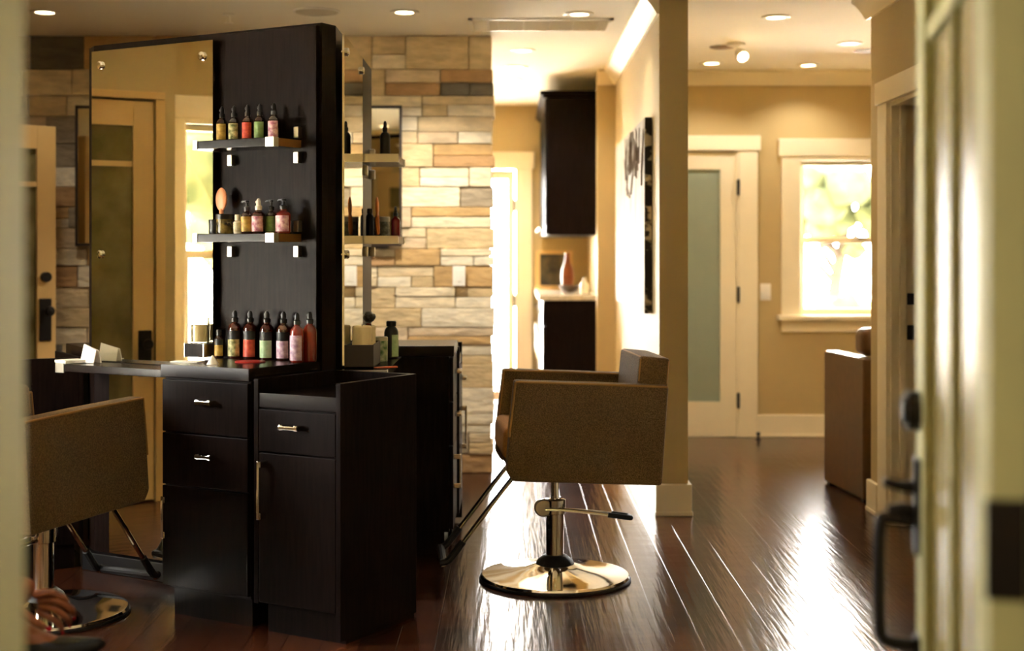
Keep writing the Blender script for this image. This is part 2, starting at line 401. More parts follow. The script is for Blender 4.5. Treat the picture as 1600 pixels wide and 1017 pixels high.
# glazed door leaf generator: x 0..w from the hinge, thickness y 0..0.045
def glazed_leaf(e, w, h, m_leaf, m_glass, hs=0.115, front_only=False, t=0.045):
    m = M(); ya, yb = 0.0, t
    st, tr, brl = hs, hs + .02, 0.22
    m.box(0, st, ya, yb, 0.01, h, bev=.003).box(w - st, w, ya, yb, 0.01, h, bev=.003)
    m.box(st, w - st, ya, yb, h - tr, h).box(st, w - st, ya, yb, 0.01, brl)
    m.obj('door_leaf', m_leaf, e)
    m = M(); zr = h - tr - 0.2; cx = w / 2
    m.box(st, w - st, ya + .006, yb - .006, zr - .014, zr + .014).box(cx - .014, cx + .014, ya + .006, yb - .006, brl, h - tr)
    m.obj('muntin', m_leaf, e)
    M().box(st - .004, w - st + .004, t / 2 - .004, t / 2 + .004, brl - .004, h - tr + .004).obj('glass_pane', m_glass, e)
def knob_set(e, x, y, side, z=0.95, bolt=True):
    """side -1: sticks out to -y"""
    m = M().box(x - .035, x + .035, min(y, y + side * .012), max(y, y + side * .012), z - .14, z + .10, bev=.004)
    m.cyl((x, y, z + .03), (x, y + side * .05, z + .03), .012).lathe([(0.001, 0), (.024, .004), (.03, .02), (.024, .036), (.001, .04)], mx=Matrix.Translation((x, y + side * .045, z + .03)) @ Matrix.Rotation(PI / 2 if side < 0 else -PI / 2, 4, 'X'), seg=20, capt=False)
    m.obj('handle_plate', bronze_m, e)
    if bolt: M().cyl((x, y, z + .22), (x, y + side * .03, z + .22), .028).obj('deadbolt', bronze_m, e)

# door_2 : closed glazed door on the projecting left wall (seen in the mirror)
d2 = sempty('door_2', 'yellow glazed door with dark handle plate seen in mirror', 'door', (-3.205, 5.11, 0), PI / 2)
glazed_leaf(d2, 0.83, 2.10, oak_m, dimglass_m, hs=.11)
knob_set(d2, 0.05, 0.0, -1, z=.80, bolt=False)
m = M().box(-.055, -.005, -.02, 0.0, 0, 2.11, bev=.004).box(.835, .985, -.02, 0.0, 0, 2.11, bev=.004).box(-.055, .995, -.022, 0.0, 2.11, 2.15, bev=.004)
m.obj('door_casing', oak_m, d2)
# door_3 : yellow glazed door standing open before the stone wall
ang = math.atan2(0.55, 0.6)
d3 = sempty('door_3', 'open yellow glazed door in front of the stone wall at far left', 'door', (-3.19, 7.40, 0), ang)
glazed_leaf(d3, 0.83, 2.02, oak_m, dimglass_m, hs=.11)
knob_set(d3, 0.765, 0.0, -1)
m = M().box(-3.2, -3.18, 6.34, 6.49, 0, 2.03).box(-3.2, -3.18, 7.45, 7.52, 0, 2.03).box(-3.2, -3.17, 6.32, 7.54, 2.03, 2.15)
struct(m.obj('trim_8', oak_m), 'yellow casing around the left doorway', 'trim')
# door_4 : glazed hall end door, blown out by daylight
d4 = sempty('door_4', 'bright glass door at the end of the hallway', 'door')
m = M().box(0.03, 0.175, 12.27, 12.3, 0, 2.04, bev=.004).box(-1.24, -1.1, 12.27, 12.3, 0, 2.04, bev=.004).box(-1.44, 0.195, 12.262, 12.3, 2.04, 2.185, bev=.004)
m.obj('door_casing', trim_m, d4)
m = M(); a, b = HD[0] + .01, HD[1] - .01
m.box(a, a + .06, 12.33, 12.37, 0.01, 2.03).box(b - .06, b, 12.33, 12.37, 0.01, 2.03).box(a + .06, b - .06, 12.33, 12.37, 1.95, 2.03).box(a + .06, b - .06, 12.33, 12.37, 0.01, 0.1)
m.obj('door_leaf', trim_m, d4)
M().box(a + .055, b - .055, 12.345, 12.352, 0.095, 1.955).obj('glass_pane', clear_m, d4)
M().box((a + b) / 2 - .05, (a + b) / 2 + .05, 12.332, 12.368, 0.1, 1.95).obj('meeting_stile', trim_m, d4)
for z in (1.72, 0.89, 0.2): hinge(d4, 0.02, 12.33, z, w=.02)
# door_5 : open doorway in the right wall (casing, jamb with stop and strikes)
d5 = sempty('door_5', 'white cased open doorway in the right wall', 'door')
m = M().box(1.797, 1.82, 6.765, 6.93, 0, 2.03, bev=.004).box(1.797, 1.82, 5.72, 5.875, 0, 2.03, bev=.004).box(1.788, 1.82, 5.70, 6.95, 2.03, 2.14, bev=.005)
m.box(1.808, 1.82, 6.76, 6.775, 0, 2.03)
m.obj('door_casing', trim_m, d5)
m = M().box(1.815, 1.965, 6.742, 6.765, 0, 2.03, bev=.003).box(1.815, 1.965, 5.875, 5.895, 0, 2.03).box(1.815, 1.965, 5.895, 6.742, 2.01, 2.032).box(1.855, 1.885, 6.728, 6.745, 0, 2.01, bev=.003)
m.obj('door_jamb', trim_m, d5)
for z, hh in ((0.925, .07), (1.085, .055)):
    M().box(1.892, 1.925, 6.736, 6.745, z - hh / 2, z + hh / 2, bev=.002).box(1.902, 1.915, 6.733, 6.738, z - .015, z + .015).obj('strike_plate', bronze_m, d5)
# door_6 : the entry door, swung open into the room on the right
hx, hy = 0.549, 1.62; fxx, fyy = 0.712, 2.48
dl = math.hypot(fxx - hx, fyy - hy); da = math.atan2(fyy - hy, fxx - hx)
d6 = sempty('door_6', 'blurred sage entry door swung open at right edge', 'door', (hx, hy, 0), da)
# local x from hinge to latch edge; the face seen from the room centre is +y
m = M(); t = 0.045
m.box(0, .115, -t, 0, 0.01, 2.08, bev=.004).box(dl - .12, dl, -t, 0, 0.01, 2.08, bev=.004).box(.115, dl - .12, -t, 0, 1.93, 2.08).box(.115, dl - .12, -t, 0, 0.01, 0.26)
m.obj('door_leaf', jamb_m, d6)
m = M().box(.115, dl - .12, -t + .006, -.006, 1.66, 1.69).box(dl / 2 - .014, dl / 2 + .014, -t + .006, -.006, .26, 1.93).obj('muntin', jamb_m, d6)
M().box(.111, dl - .116, -t / 2 - .004, -t / 2 + .004, .256, 1.934).obj('glass_pane', mat('pale olive glass', (150, 138, 92), .25, var=.08, scale=3), d6)
for z in (0.965, 1.85, 0.2):
    M().box(-.0035, .001, -t + .004, .004, z - .058, z + .058, bev=.0015).cyl((-.006, -t - .004, z - .062), (-.006, -t - .004, z + .062), .007, 12).obj('hinge', bronze_m, d6)
hxL = dl - 0.065
M().cyl((hxL, 0, 1.035), (hxL, .022, 1.035), .034, 24).cyl((hxL, .022, 1.035), (hxL, .03, 1.035), .024, 24).obj('deadbolt', bronze_m, d6)
M().box(hxL - .022, hxL + .022, 0, .010, .79, .955, bev=.004).box(hxL - .02, hxL + .02, 0, .01, .60, .65, bev=.004).obj('handle_plate', bronze_m, d6)
M().tube([(hxL, .008, .862), (hxL, .03, .865), (hxL, .052, .86)], .0115, 10).tube([(hxL, .01, .845), (hxL, .055, .85), (hxL, .066, .835), (hxL, .068, .76), (hxL, .066, .66), (hxL, .055, .638), (hxL, .01, .632)], .0115, 12).obj('pull_handle', bronze_m, d6)
M().tube([(hxL, .008, .905), (hxL, .03, .905), (hxL, .06, .912)], lambda q: .012 - .004 * q, 10).obj('thumb_latch', bronze_m, d6)
# the entry frame on the left
m = M().box(-0.615, -0.583, 1.50, 1.69, 0, 2.1, bev=.006).box(-0.583, -0.570, 1.55, 1.60, 0, 2.08, bev=.004)
m.box(0.60, 0.62, 1.50, 1.69, 0, 2.1).box(-0.615, 0.62, 1.50, 1.69, 2.1, 2.13)
m.box(-0.73, -0.605, 1.68, 1.70, 0, 2.1, bev=.004).box(0.61, 0.75, 1.68, 1.70, 0, 2.1, bev=.004).box(-0.75, 0.77, 1.68, 1.705, 2.1, 2.22, bev=.004)
m.box(-0.73, -0.605, 1.495, 1.52, 0, 2.1, bev=.004).box(0.61, 0.75, 1.495, 1.52, 0, 2.1, bev=.004)
struct(m.obj('trim_9', jamb_m), 'blurred sage entry door frame at left edge', 'trim')

# ------------------------------------------------------------------ the three-sided styling station
TH = 2.162
ang0 = math.radians(-30)
R0 = Vector((-0.706, 5.23))
FL, EDGE = 1.18, 0.085
CT = Vector((-1.0466, 5.8690))
def face_frame(k):
    a = math.radians(120 * k); c, s = math.cos(a), math.sin(a); d = R0 - CT
    p = CT + Vector((d.x * c - d.y * s, d.x * s + d.y * c))
    return p, ang0 + a
def fw(k, u, o_):
    """u to the left of the face's right edge, o_ out of the face"""
    p, a = face_frame(k); c, s = math.cos(a), math.sin(a); x, y = -u, -o_
    return Vector((p.x + x * c - y * s, p.y + x * s + y * c))
def loc_at(px, o_):            # u on face 0 that shows at pixel column px when o_ in front of the face
    t = (px - 800) / FPX
    bx, by = R0.x - .5 * o_, R0.y - .866 * o_
    return (bx - by * t) / (.866 + .5 * t)

station = thing('styling_station', 'three-sided espresso wood styling station with mirrors and shelves', 'styling station', (CT.x, CT.y, 0))
def FM(k):
    p, a = face_frame(k)
    return Matrix.Translation((p.x - CT.x, p.y - CT.y, 0)) @ Matrix.Rotation(a, 4, 'Z')
hexa = []
for k in range(3):
    for u in (FL, 0): q = fw(k, u, 0) - CT; hexa.append((q.x, q.y))
M().prism(hexa, 0.0, TH, bev=.003).obj('tower', esp_m, station)
hb = []
for k in range(3):
    for u in (FL + .03, -.03): q = fw(k, u, 0.035) - CT; hb.append((q.x, q.y))
M().prism(hb, 0.0, 0.075, bev=.004).obj('plinth', black_m, station)
SHZ = (1.727, 1.377)
def standoff(m, x, y, z, mx):
    m.lathe([(.006, 0), (.006, .018), (.016, .018), (.017, .026), (.012, .031), (.001, .032)], seg=16, mx=mx @ Matrix.Translation((x, y, z)) @ Matrix.Rotation(PI / 2, 4, 'X'))
for k in range(3):
    mx = FM(k)
    # shelf back panel, proud of the tower face
    M().box(-.455, -.012, -.018, 0.002, .90, TH - .012, bev=.002, mx=mx).obj('back_panel', esp_m, station)
    # mirrors above and below the ledge
    mi = M().box(-1.162, -.507, -.030, -.022, .862, 2.132, mx=mx).obj('mirror', mirror_m, station)
    M().box(-1.062, -.507, -.030, -.022, .085, .828, mx=mx).obj('lower_mirror', mirror_m, station)
    for z in (2.072, 1.3):
        for x in (-1.11, -.56):
            if z < 1.5 and x > -1: continue
            m = M(); standoff(m, x, -.012, z, mx); m.obj('standoff', chrome_m, mi)
    # ledge shelf under the mirror
    lg = M().box(-FL - .0, -.412, -.19, -.0, .830, .860, bev=.002, mx=mx).obj('ledge', esp2_m, station)
    M().box(-FL - .012, -FL, -.194, 0, .826, .864, bev=.002, mx=mx).box(-FL - .012, -FL + .035, -.194, -.190, .826, .864, mx=mx).obj('ledge_end_cap', nickel_m, lg)
    for z in SHZ:
        sh = M().box(-.470, -.086, -.175, -.016, z - .031, z, bev=.002, mx=mx).obj('shelf', esp2_m, station)
        M().box(-.122, -.0835, -.178, -.174, z - .033, z + .002, bev=.001, mx=mx).box(-.086, -.0825, -.178, -.15, z - .033, z + .002, mx=mx).obj('corner_cap', nickel_m, sh)
        M().box(-.473, -.452, -.178, -.173, z - .033, z + .002, mx=mx).box(-.4735, -.470, -.178, -.02, z - .033, z + .002, mx=mx).obj('corner_cap', nickel_m, sh)
        M().box(-.086, -.083, -.15, -.018, z - .030, z - .001, mx=mx).obj('edge_band', mat('bronze edge band', (150, 104, 52), .35, .5), sh)
    for z in SHZ:
        for u, zz in ((.09, z + .028), (.09, z - .066), (.413, z - .066)):
            M().box(-u - .012, -u + .012, -.042, -.017, zz - .021, zz + .021, bev=.003, mx=mx).obj('shelf_bracket', nickel_m, station)

# cabinets: local x 0..w to the right, front at y = 0, back +d
def bar_pull(parent, x0, x1, y, z, vertical=False):
    m = M()
    if vertical:
        m.box(x0 - .006, x0 + .006, y - .034, y - .024, z, x1, bev=.002)
        for q in (z + .012, x1 - .012): m.box(x0 - .009, x0 + .009, y - .030, y, q - .011, q + .011, bev=.002)
    else:
        m.box(x0, x1, y - .030, y - .020, z - .006, z + .006, bev=.002)
        for q in (x0 + .008, x1 - .008): m.box(q - .008, q + .008, y - .026, y, z - .009, z + .009, bev=.002)
    return m.obj('handle', chrome_m, parent)
def base_cabinet(k, label, group):
    p = fw(k, .41, .41); _, a = face_frame(k)
    t = thing('drawer_cabinet', label, 'cabinet', (p.x, p.y, 0), a, group)
    w, d = .41, .375
    M().box(.028, w - .018, .04, d, 0, .1).obj('toe_kick', esp_m, t)
    M().box(.004, w - .004, .018, d, .1, .858, bev=.002).obj('carcass', esp_m, t)
    M().box(0, w + .004, -.004, d + .02, .860, .905, bev=.003).obj('countertop', esp2_m, t)
    for z0, z1 in ((.665, .852), (.475, .660)):
        dr = M().box(.006, w - .006, 0, .018, z0, z1, bev=.003).obj('drawer', esp_m, t)
        bar_pull(dr, .185, .255, 0, (z0 + z1) / 2 + .02)
    dr = M().box(.006, w - .006, 0, .018, .112, .470, bev=.003).obj('door', esp_m, t)
    bar_pull(dr, .035, .435, 0, .285, vertical=True)
    return t
def roll_cabinet(k, label, group):
    p = fw(k, -.03, .42); _, a = face_frame(k)
    t = thing('roll_cabinet', label, 'cabinet', (p.x, p.y, 0), a, group)
    w, d = .372, .45
    M().box(.035, w - .004, .035, d - .01, 0, .1).obj('toe_kick', esp_m, t)
    m = M().box(0, .02, .0, d, .1, .872, bev=.002).box(.02, w - .02, .019, d, .1, .815).box(.02, w - .02, d - .02, d, .81, .872, bev=.002)
    m.obj('carcass', esp_m, t)
    M().box(w - .02, w, 0, d, .015, .872, bev=.002).obj('side_panel', esp_m, t)
    M().box(.02, w - .02, .004, .022, .775, .825, bev=.003).box(.02, w - .02, .02, d - .02, .812, .820).obj('top_tray', esp2_m, t)
    dr = M().box(.022, w - .022, 0, .018, .625, .770, bev=.003).obj('drawer', esp_m, t)
    bar_pull(dr, .13, .21, 0, .715)
    dr = M().box(.022, w - .022, 0, .018, .106, .620, bev=.003).obj('door', esp_m, t)
    bar_pull(dr, .045, .595, 0, .395, vertical=True)
    return t
base_cabinet(0, 'espresso two-drawer cabinet left of the trolley, bottles on its top', 'station cabinets')
base_cabinet(1, 'dark cabinet behind the trolley, its plain side facing the camera', 'station cabinets')
base_cabinet(2, 'dark cabinet behind the left chair, under the rear face of station', 'station cabinets')
roll_cabinet(0, 'espresso trolley cabinet with recessed top, in front of the station', 'trolley cabinets')
roll_cabinet(1, 'espresso trolley cabinet behind the far station cabinet, mostly hidden', 'trolley cabinets')
roll_cabinet(2, 'dark trolley cabinet behind the left chair beside the open yellow door', 'trolley cabinets')

# ------------------------------------------------------------------ styling chairs (front = -y)
def styling_chair(label, loc, rz, dz=0.0):
    t = thing('styling_chair', label, 'chair', loc, rz, 'tweed styling chairs')
    tilt = Matrix.Translation((0, 0, .45 + dz)) @ Matrix.Rotation(math.radians(-2.4), 4, 'X') @ Matrix.Translation((0, 0, -.45))
    side = [(-.205, .815), (.388, .815), (.378, .432), (-.196, .432), (-.222, .47)]
    for sx in (-1, 1):
        x0, x1 = (.232, .302) if sx > 0 else (-.302, -.232)
        mx = tilt @ Matrix(((0, 0, 1, 0), (1, 0, 0, 0), (0, 1, 0, 0), (0, 0, 0, 1)))
        arm = M().prism(side, x0, x1, bev=.012, mx=mx).obj('arm_panel', tweed_m, t)
        for xx in (x0 + .004, x1 - .004):
            pts = [tilt @ Vector((xx, a, b)) for a, b in ((-.20, .809), (.1, .811), (.383, .809))]
            pts2 = [tilt @ Vector((xx, a, b)) for a, b in ((-.20, .809), (-.2155, .60))]
            M().tube(pts, .0045, 8, smooth=0).tube(pts2, .0045, 8, smooth=0).obj('piping', pipe_m, arm)
    st_ = M().box(-.228, .228, -.232, .27, .50, .63, bev=.03, seg=3, mx=tilt).obj('seat_cushion', seat_m, t)
    M().box(-.23, .23, -.19, .365, .436, .51, bev=.006, mx=tilt).obj('seat_base', tweed_m, t)
    lean = tilt @ Matrix.Translation((0, .32, .55)) @ Matrix.Rotation(math.radians(-3), 4, 'X') @ Matrix.Translation((0, -.32, -.55))
    bk = M().box(-.229, .229, .265, .385, .50, .918, bev=.014, seg=3, mx=lean).obj('backrest', tweed_m, t)
    for yy in (.272, .378):
        pts = [lean @ Vector(q) for q in ((-.223, yy, .82), (-.223, yy, .905), (-.21, yy, .912), (0, yy, .913), (.21, yy, .912), (.223, yy, .905), (.223, yy, .82))]
        M().tube(pts, .0045, 8, smooth=0).obj('piping', pipe_m, bk)
    # hydraulic column
    M().cyl((0, 0, .30), (0, 0, .452 + dz), .016, 20).obj('piston', chrome_m, t)
    M().lathe([(.036, .06), (.036, .262), (.043, .265), (.043, .318), (.036, .322), (.018, .324)], seg=32).obj('column', chrome_m, t)
    M().box(-.11, .11, -.13, .13, .438 + dz, .462 + dz, bev=.004, mx=None).cyl((0, -.12, .44 + dz), (0, -.12, .425 + dz), .012).obj('mounting_plate', black_m, t)
    b = M().lathe([(.288, .0), (.297, .004), (.299, .014), (.294, .022), (.284, .024), (.24, .029), (.18, .036), (.12, .047), (.085, .060), (.06, .070), (.04, .072)], seg=64).obj('base', chrome_m, t)
    M().lathe([(.302, 0.0), (.304, .006), (.301, .011), (.295, .012)], seg=64, capt=False).obj('rubber_rim', rubber_m, b)
    M().lathe([(.078, .062), (.07, .078), (.048, .096), (.037, .10)], seg=32).obj('column_boot', rubber_m, t)
    M().lathe([(.001, -.014), (.03, -.014), (.036, -.008), (.036, .008), (.03, .014), (.001, .014)], seg=24, mx=Matrix.Translation((.02, -.05, .29)) @ Matrix.Rotation(PI / 2, 4, 'Y'), capt=False).obj('lever_knob', nickel_m, t)
    lv = M().tube([(.045, -.045, .287), (.05, .05, .283), (.055, .18, .268), (.055, .285, .252), (.04, .300, .248), (.0, .300, .246), (-.012, .285, .248), (-.01, .15, .266), (-.005, .045, .275)], .0065, 10).obj('pump_lever', chrome_m, t)
    M().tube([(.055, .205, .2635), (.055, .285, .252), (.04, .300, .248), (.0, .300, .246), (-.012, .285, .248), (-.012, .23, .256)], .0105, 10).obj('lever_grip', rubber_m, lv)
    ft = M()
    for sx in (-.14, .14): ft.tube([(sx, -.10, .447 + dz), (sx, -.17, .435 + dz), (sx, -.215, .39 + dz), (sx, -.43, .115 + dz), (sx, -.455, .105 + dz)], .0095, 10, smooth=4)
    ft.tube([(-.14, -.45, .105 + dz), (.14, -.45, .105 + dz)], .0095, 10, smooth=0)
    f = ft.obj('footrest', chrome_m, t)
    g = M()
    for sx in (-.14, .14): g.tube([(sx, -.375, .185 + dz), (sx, -.43, .115 + dz), (sx, -.462, .104 + dz)], .0145, 10, smooth=4)
    g.tube([(-.145, -.452, .105 + dz), (.145, -.452, .105 + dz)], .0145, 10, smooth=0)
    g.obj('footrest_grip', rubber_m, f)
    return t
styling_chair('olive brown tweed styling chair on round chrome base, right of the station', (0.172, 5.64, 0), math.radians(-85))
styling_chair('dark tweed styling chair at left edge facing the large mirror', (-1.69, 5.08, 0), math.radians(155), dz=-.04)

# ------------------------------------------------------------------ armchair in the right room
A, B = Vector((1.775, 7.99)), Vector((1.835, 7.36))
ay = math.atan2(A.x - B.x, A.y - B.y)
ac = thing('armchair', 'brown leather armchair behind the right wall corner, facing away', 'armchair', (B.x, B.y, 0), -ay)
for x0 in (0, .60):
    M().box(x0, x0 + .09, 0, .65, 0.012, .752, bev=.012, seg=3).obj('arm_panel', leather_m, ac)
M().box(.09, .60, .02, .62, .06, .30, bev=.01).obj('seat_base', leather_m, ac)
M().box(.092, .598, .16, .66, .30, .45, bev=.03, seg=3).obj('seat_cushion', leather_m, ac)
M().box(.092, .598, .02, .14, .30, .74, bev=.02, seg=3).obj('backrest', leather_m, ac)
M().box(.03, .66, .10, .24, .756, .905, bev=.045, seg=4).obj('back_cushion', leather_m, ac)
m = M()
for x in (.03, .66):
    for y in (.04, .60): m.box(x - .02, x + .02, y - .02, y + .02, 0, .02)
m.obj('feet', black_m, ac)

# ------------------------------------------------------------------ kitchenette
cupb = thing('wall_cupboard', 'dark espresso wall cupboard above the kitchenette counter', 'cupboard', (0, 0, 0))
UX, LX, KY0, KY1 = .245, .225, 10.32, 12.25
M().box(UX + .02, .66, KY0, KY1, 1.437, 2.44, bev=.003).obj('carcass', esp_m, cupb)
M().box(UX - .02, .66, KY0 - .03, KY1, 2.44, 2.462, bev=.004).box(UX - .04, .66, KY0 - .045, KY1, 2.462, 2.49, bev=.006).obj('cornice', esp_m, cupb)
for i in range(4):
    ya = KY0 + .006 + i * .48; yb = ya + .468
    dr = M().box(UX, UX + .02, ya, ya + .06, 1.442, 2.435).box(UX, UX + .02, yb - .06, yb, 1.442, 2.435).box(UX, UX + .02, ya + .06, yb - .06, 2.37, 2.435).box(UX, UX + .02, ya + .06, yb - .06, 1.442, 1.507).obj('door', esp_m, cupb)
    M().box(UX + .008, UX + .014, ya + .055, yb - .055, 1.50, 2.375).obj('door_glass', mat('cupboard glass', (120, 108, 84), .08), dr)
    hy = yb - .03 if i % 2 == 0 else ya + .03
    M().cyl((UX, hy, 1.49), (UX - .025, hy, 1.49), .008).ball((UX - .03, hy, 1.49), .016).obj('knob', chrome_m, dr)
kb = thing('base_cupboard', 'dark espresso base cupboard with pale counter in the kitchenette', 'cupboard', (0, 0, 0))
M().box(LX + .02, .66, KY0, KY1, .0, .955, bev=.003).obj('carcass', esp_m, kb)
M().box(LX - .03, .66, KY0 - .015, KY1, .957, .995, bev=.004).obj('countertop', counter_m, kb)
for i in range(4):
    ya = KY0 + .006 + i * .48; yb = ya + .468
    dr = M().box(LX, LX + .02, ya, yb, .77, .95, bev=.003).obj('drawer', esp_m, kb)
    M().cyl((LX - .025, ya + .17, .86), (LX - .025, yb - .17, .86), .007).cyl((LX, ya + .18, .86), (LX - .025, ya + .18, .86), .006).cyl((LX, yb - .18, .86), (LX - .025, yb - .18, .86), .006).obj('handle', chrome_m, dr)
    dr = M().box(LX, LX + .02, ya, yb, .1, .765, bev=.003).obj('door', esp_m, kb)
    M().cyl((LX - .025, ya + .04, .5), (LX - .025, ya + .04, .72), .007).cyl((LX, ya + .04, .52), (LX - .025, ya + .04, .52), .006).cyl((LX, ya + .04, .70), (LX - .025, ya + .04, .70), .006).obj('handle', chrome_m, dr)
pf = thing('picture_frame', 'framed dark picture leaning at the far end of kitchenette counter', 'picture frame', (.36, 12.05, .996), 0)
M().box(-.16, .16, 0, .02, 0, .03, bev=.003).box(-.16, .16, 0, .02, .30, .33, bev=.003).box(-.16, -.12, 0, .02, .03, .30).box(.12, .16, 0, .02, .03, .30).obj('frame', oak_m, pf)
M().box(-.122, .122, .006, .014, .028, .302).obj('picture', mat('dark picture print', (34, 32, 24), .3, rgb2=(88, 80, 52), scale=9), pf)
M().box(-.03, .03, .018, .09, 0, .012).obj('stand', oak_m, pf)
v = M().lathe([(.035, 0), (.045, .02), (.055, .10), (.05, .17), (.028, .23), (.02, .29), (.026, .31), (.018, .312)], seg=24).obj('vase', mat('rust glazed vase', (130, 66, 34), .3, var=.2, scale=12))
tag(v, 'rust brown vase on the kitchenette counter beside framed picture', 'vase', loc=(.455, 11.55, .996))
v = M().lathe([(.03, 0), (.034, .01), (.034, .07), (.02, .09), (.014, .1), (.016, .12), (.008, .122)], seg=20).obj('soap_bottle', white_m)
tag(v, 'small white bottle on kitchenette counter by the wall', 'bottle', loc=(.55, 10.7, .996))
v = M().lathe([(.02, 0), (.05, .012), (.085, .05), (.088, .055), (.08, .054), (.045, .018), (.001, .012)], seg=24, capt=False).obj('bowl', mat('grey bowl', (96, 84, 80), .3))
tag(v, 'low grey bowl on the kitchenette counter before the vase', 'bowl', loc=(.45, 11.1, .996))

# ------------------------------------------------------------------ canvas on the partition
cv = thing('canvas_painting', 'large pale birch tree canvas hung on the partition wall', 'painting', (.732, 0, 0))
def birch_mat(name, base, dark, sc, st, lo, hi):
    m = mat(name, base, .7, rgb2=dark, scale=sc, stretch=st, detail=6)
    cr = [n for n in m.node_tree.nodes if n.type == 'VALTORGB'][0]
    cr.color_ramp.elements[0].position = lo; cr.color_ramp.elements[1].position = hi
    return m
M().box(-.040, -.003, 7.33, 9.35, .99, 2.012, bev=.002).obj('canvas_edge', birch_mat('birch bark canvas edge', (196, 180, 150), (26, 20, 14), 10, (1, 1, 1.6), .40, .47), cv)
M().box(-.0425, -.0395, 7.332, 9.348, .992, 2.010).obj('painted_face', birch_mat('pale birch trunks', (160, 148, 124), (112, 94, 70), 5, (1, 2.4, .5), .52, .72), cv)
br = M(); rb = random.Random(5)
for i in range(26):
    y0 = 7.45 + rb.random() * 1.1; z0 = 1.62 + rb.random() * .2; pts = [(-.0445, y0, z0)]
    ddy, ddz = rb.uniform(-.06, .06), rb.uniform(.03, .07)
    for s in range(4):
        y0 += ddy + rb.uniform(-.03, .03); z0 += ddz; pts.append((-.0445, min(max(y0, 7.35), 9.3), min(z0, 1.995)))
    br.tube(pts, lambda q: .006 - .004 * q, 5, smooth=3)
br.obj('painted_branches', mat('umber paint', (96, 76, 54), .7), cv)

# wall fittings
def plate(name, label, cat, loc, rz, toggles=1, w=.075, h=.118):
    t = thing(name, label, cat, loc, rz)
    M().box(-w / 2, w / 2, -.007, 0, -h / 2, h / 2, bev=.003).obj('cover_plate', white_m, t)
    m = M().box(-.016, .016, -.011, -.006, -.033, .033, bev=.002).obj('rocker', white_m, t)
plate('light_switch', 'white light switch between the frosted door and window', 'switch', (fx(1196), 10.0, fz(456)), 0)
plate('wall_outlet', 'white switch plate on the lit stone wall', 'switch', (-.313, 8.322, 1.17), 0)
dsn = M().lathe([(.02, 0), (.02, .004), (.008, .008), (.008, .03), (.014, .034), (.014, .05), (.004, .052)], seg=16).obj('door_stop', bronze_m)
tag(dsn, 'small dark door stop on the floor by the far baseboard', 'door stop', loc=(fx(1185, 9.85), 9.85, 0))

# framed mirrors on the stone wall
def wall_mirror(label, x0, x1):
    t = thing('wall_mirror', label, 'mirror', ((x0 + x1) / 2, 8.312, 0), 0, 'wall mirrors on the stone')
    w = (x1 - x0) / 2; z0, z1 = 1.345, 2.174
    M().box(-w, w, -.02, .0, z1 - .018, z1, bev=.002).box(-w, w, -.02, .0, z0, z0 + .018, bev=.002).box(-w, -w + .014, -.02, 0, z0, z1).box(w - .014, w, -.02, 0, z0, z1).obj('frame', mat('dark frame wood', (46, 34, 26), .4), t)
    M().box(-w + .012, w - .012, -.014, -.008, z0 + .014, z1 - .014).obj('mirror_glass', mirror_m, t)
    M().box(-w + .012, w - .012, -.008, -.001, z0 + .01, z1 - .01).obj('backing', black_m, t)
wall_mirror('framed mirror on the lit stone wall beside the far shelves', -1.13, -.649)
wall_mirror('framed mirror on dark stone at left, half behind the station', -2.573, -2.09)

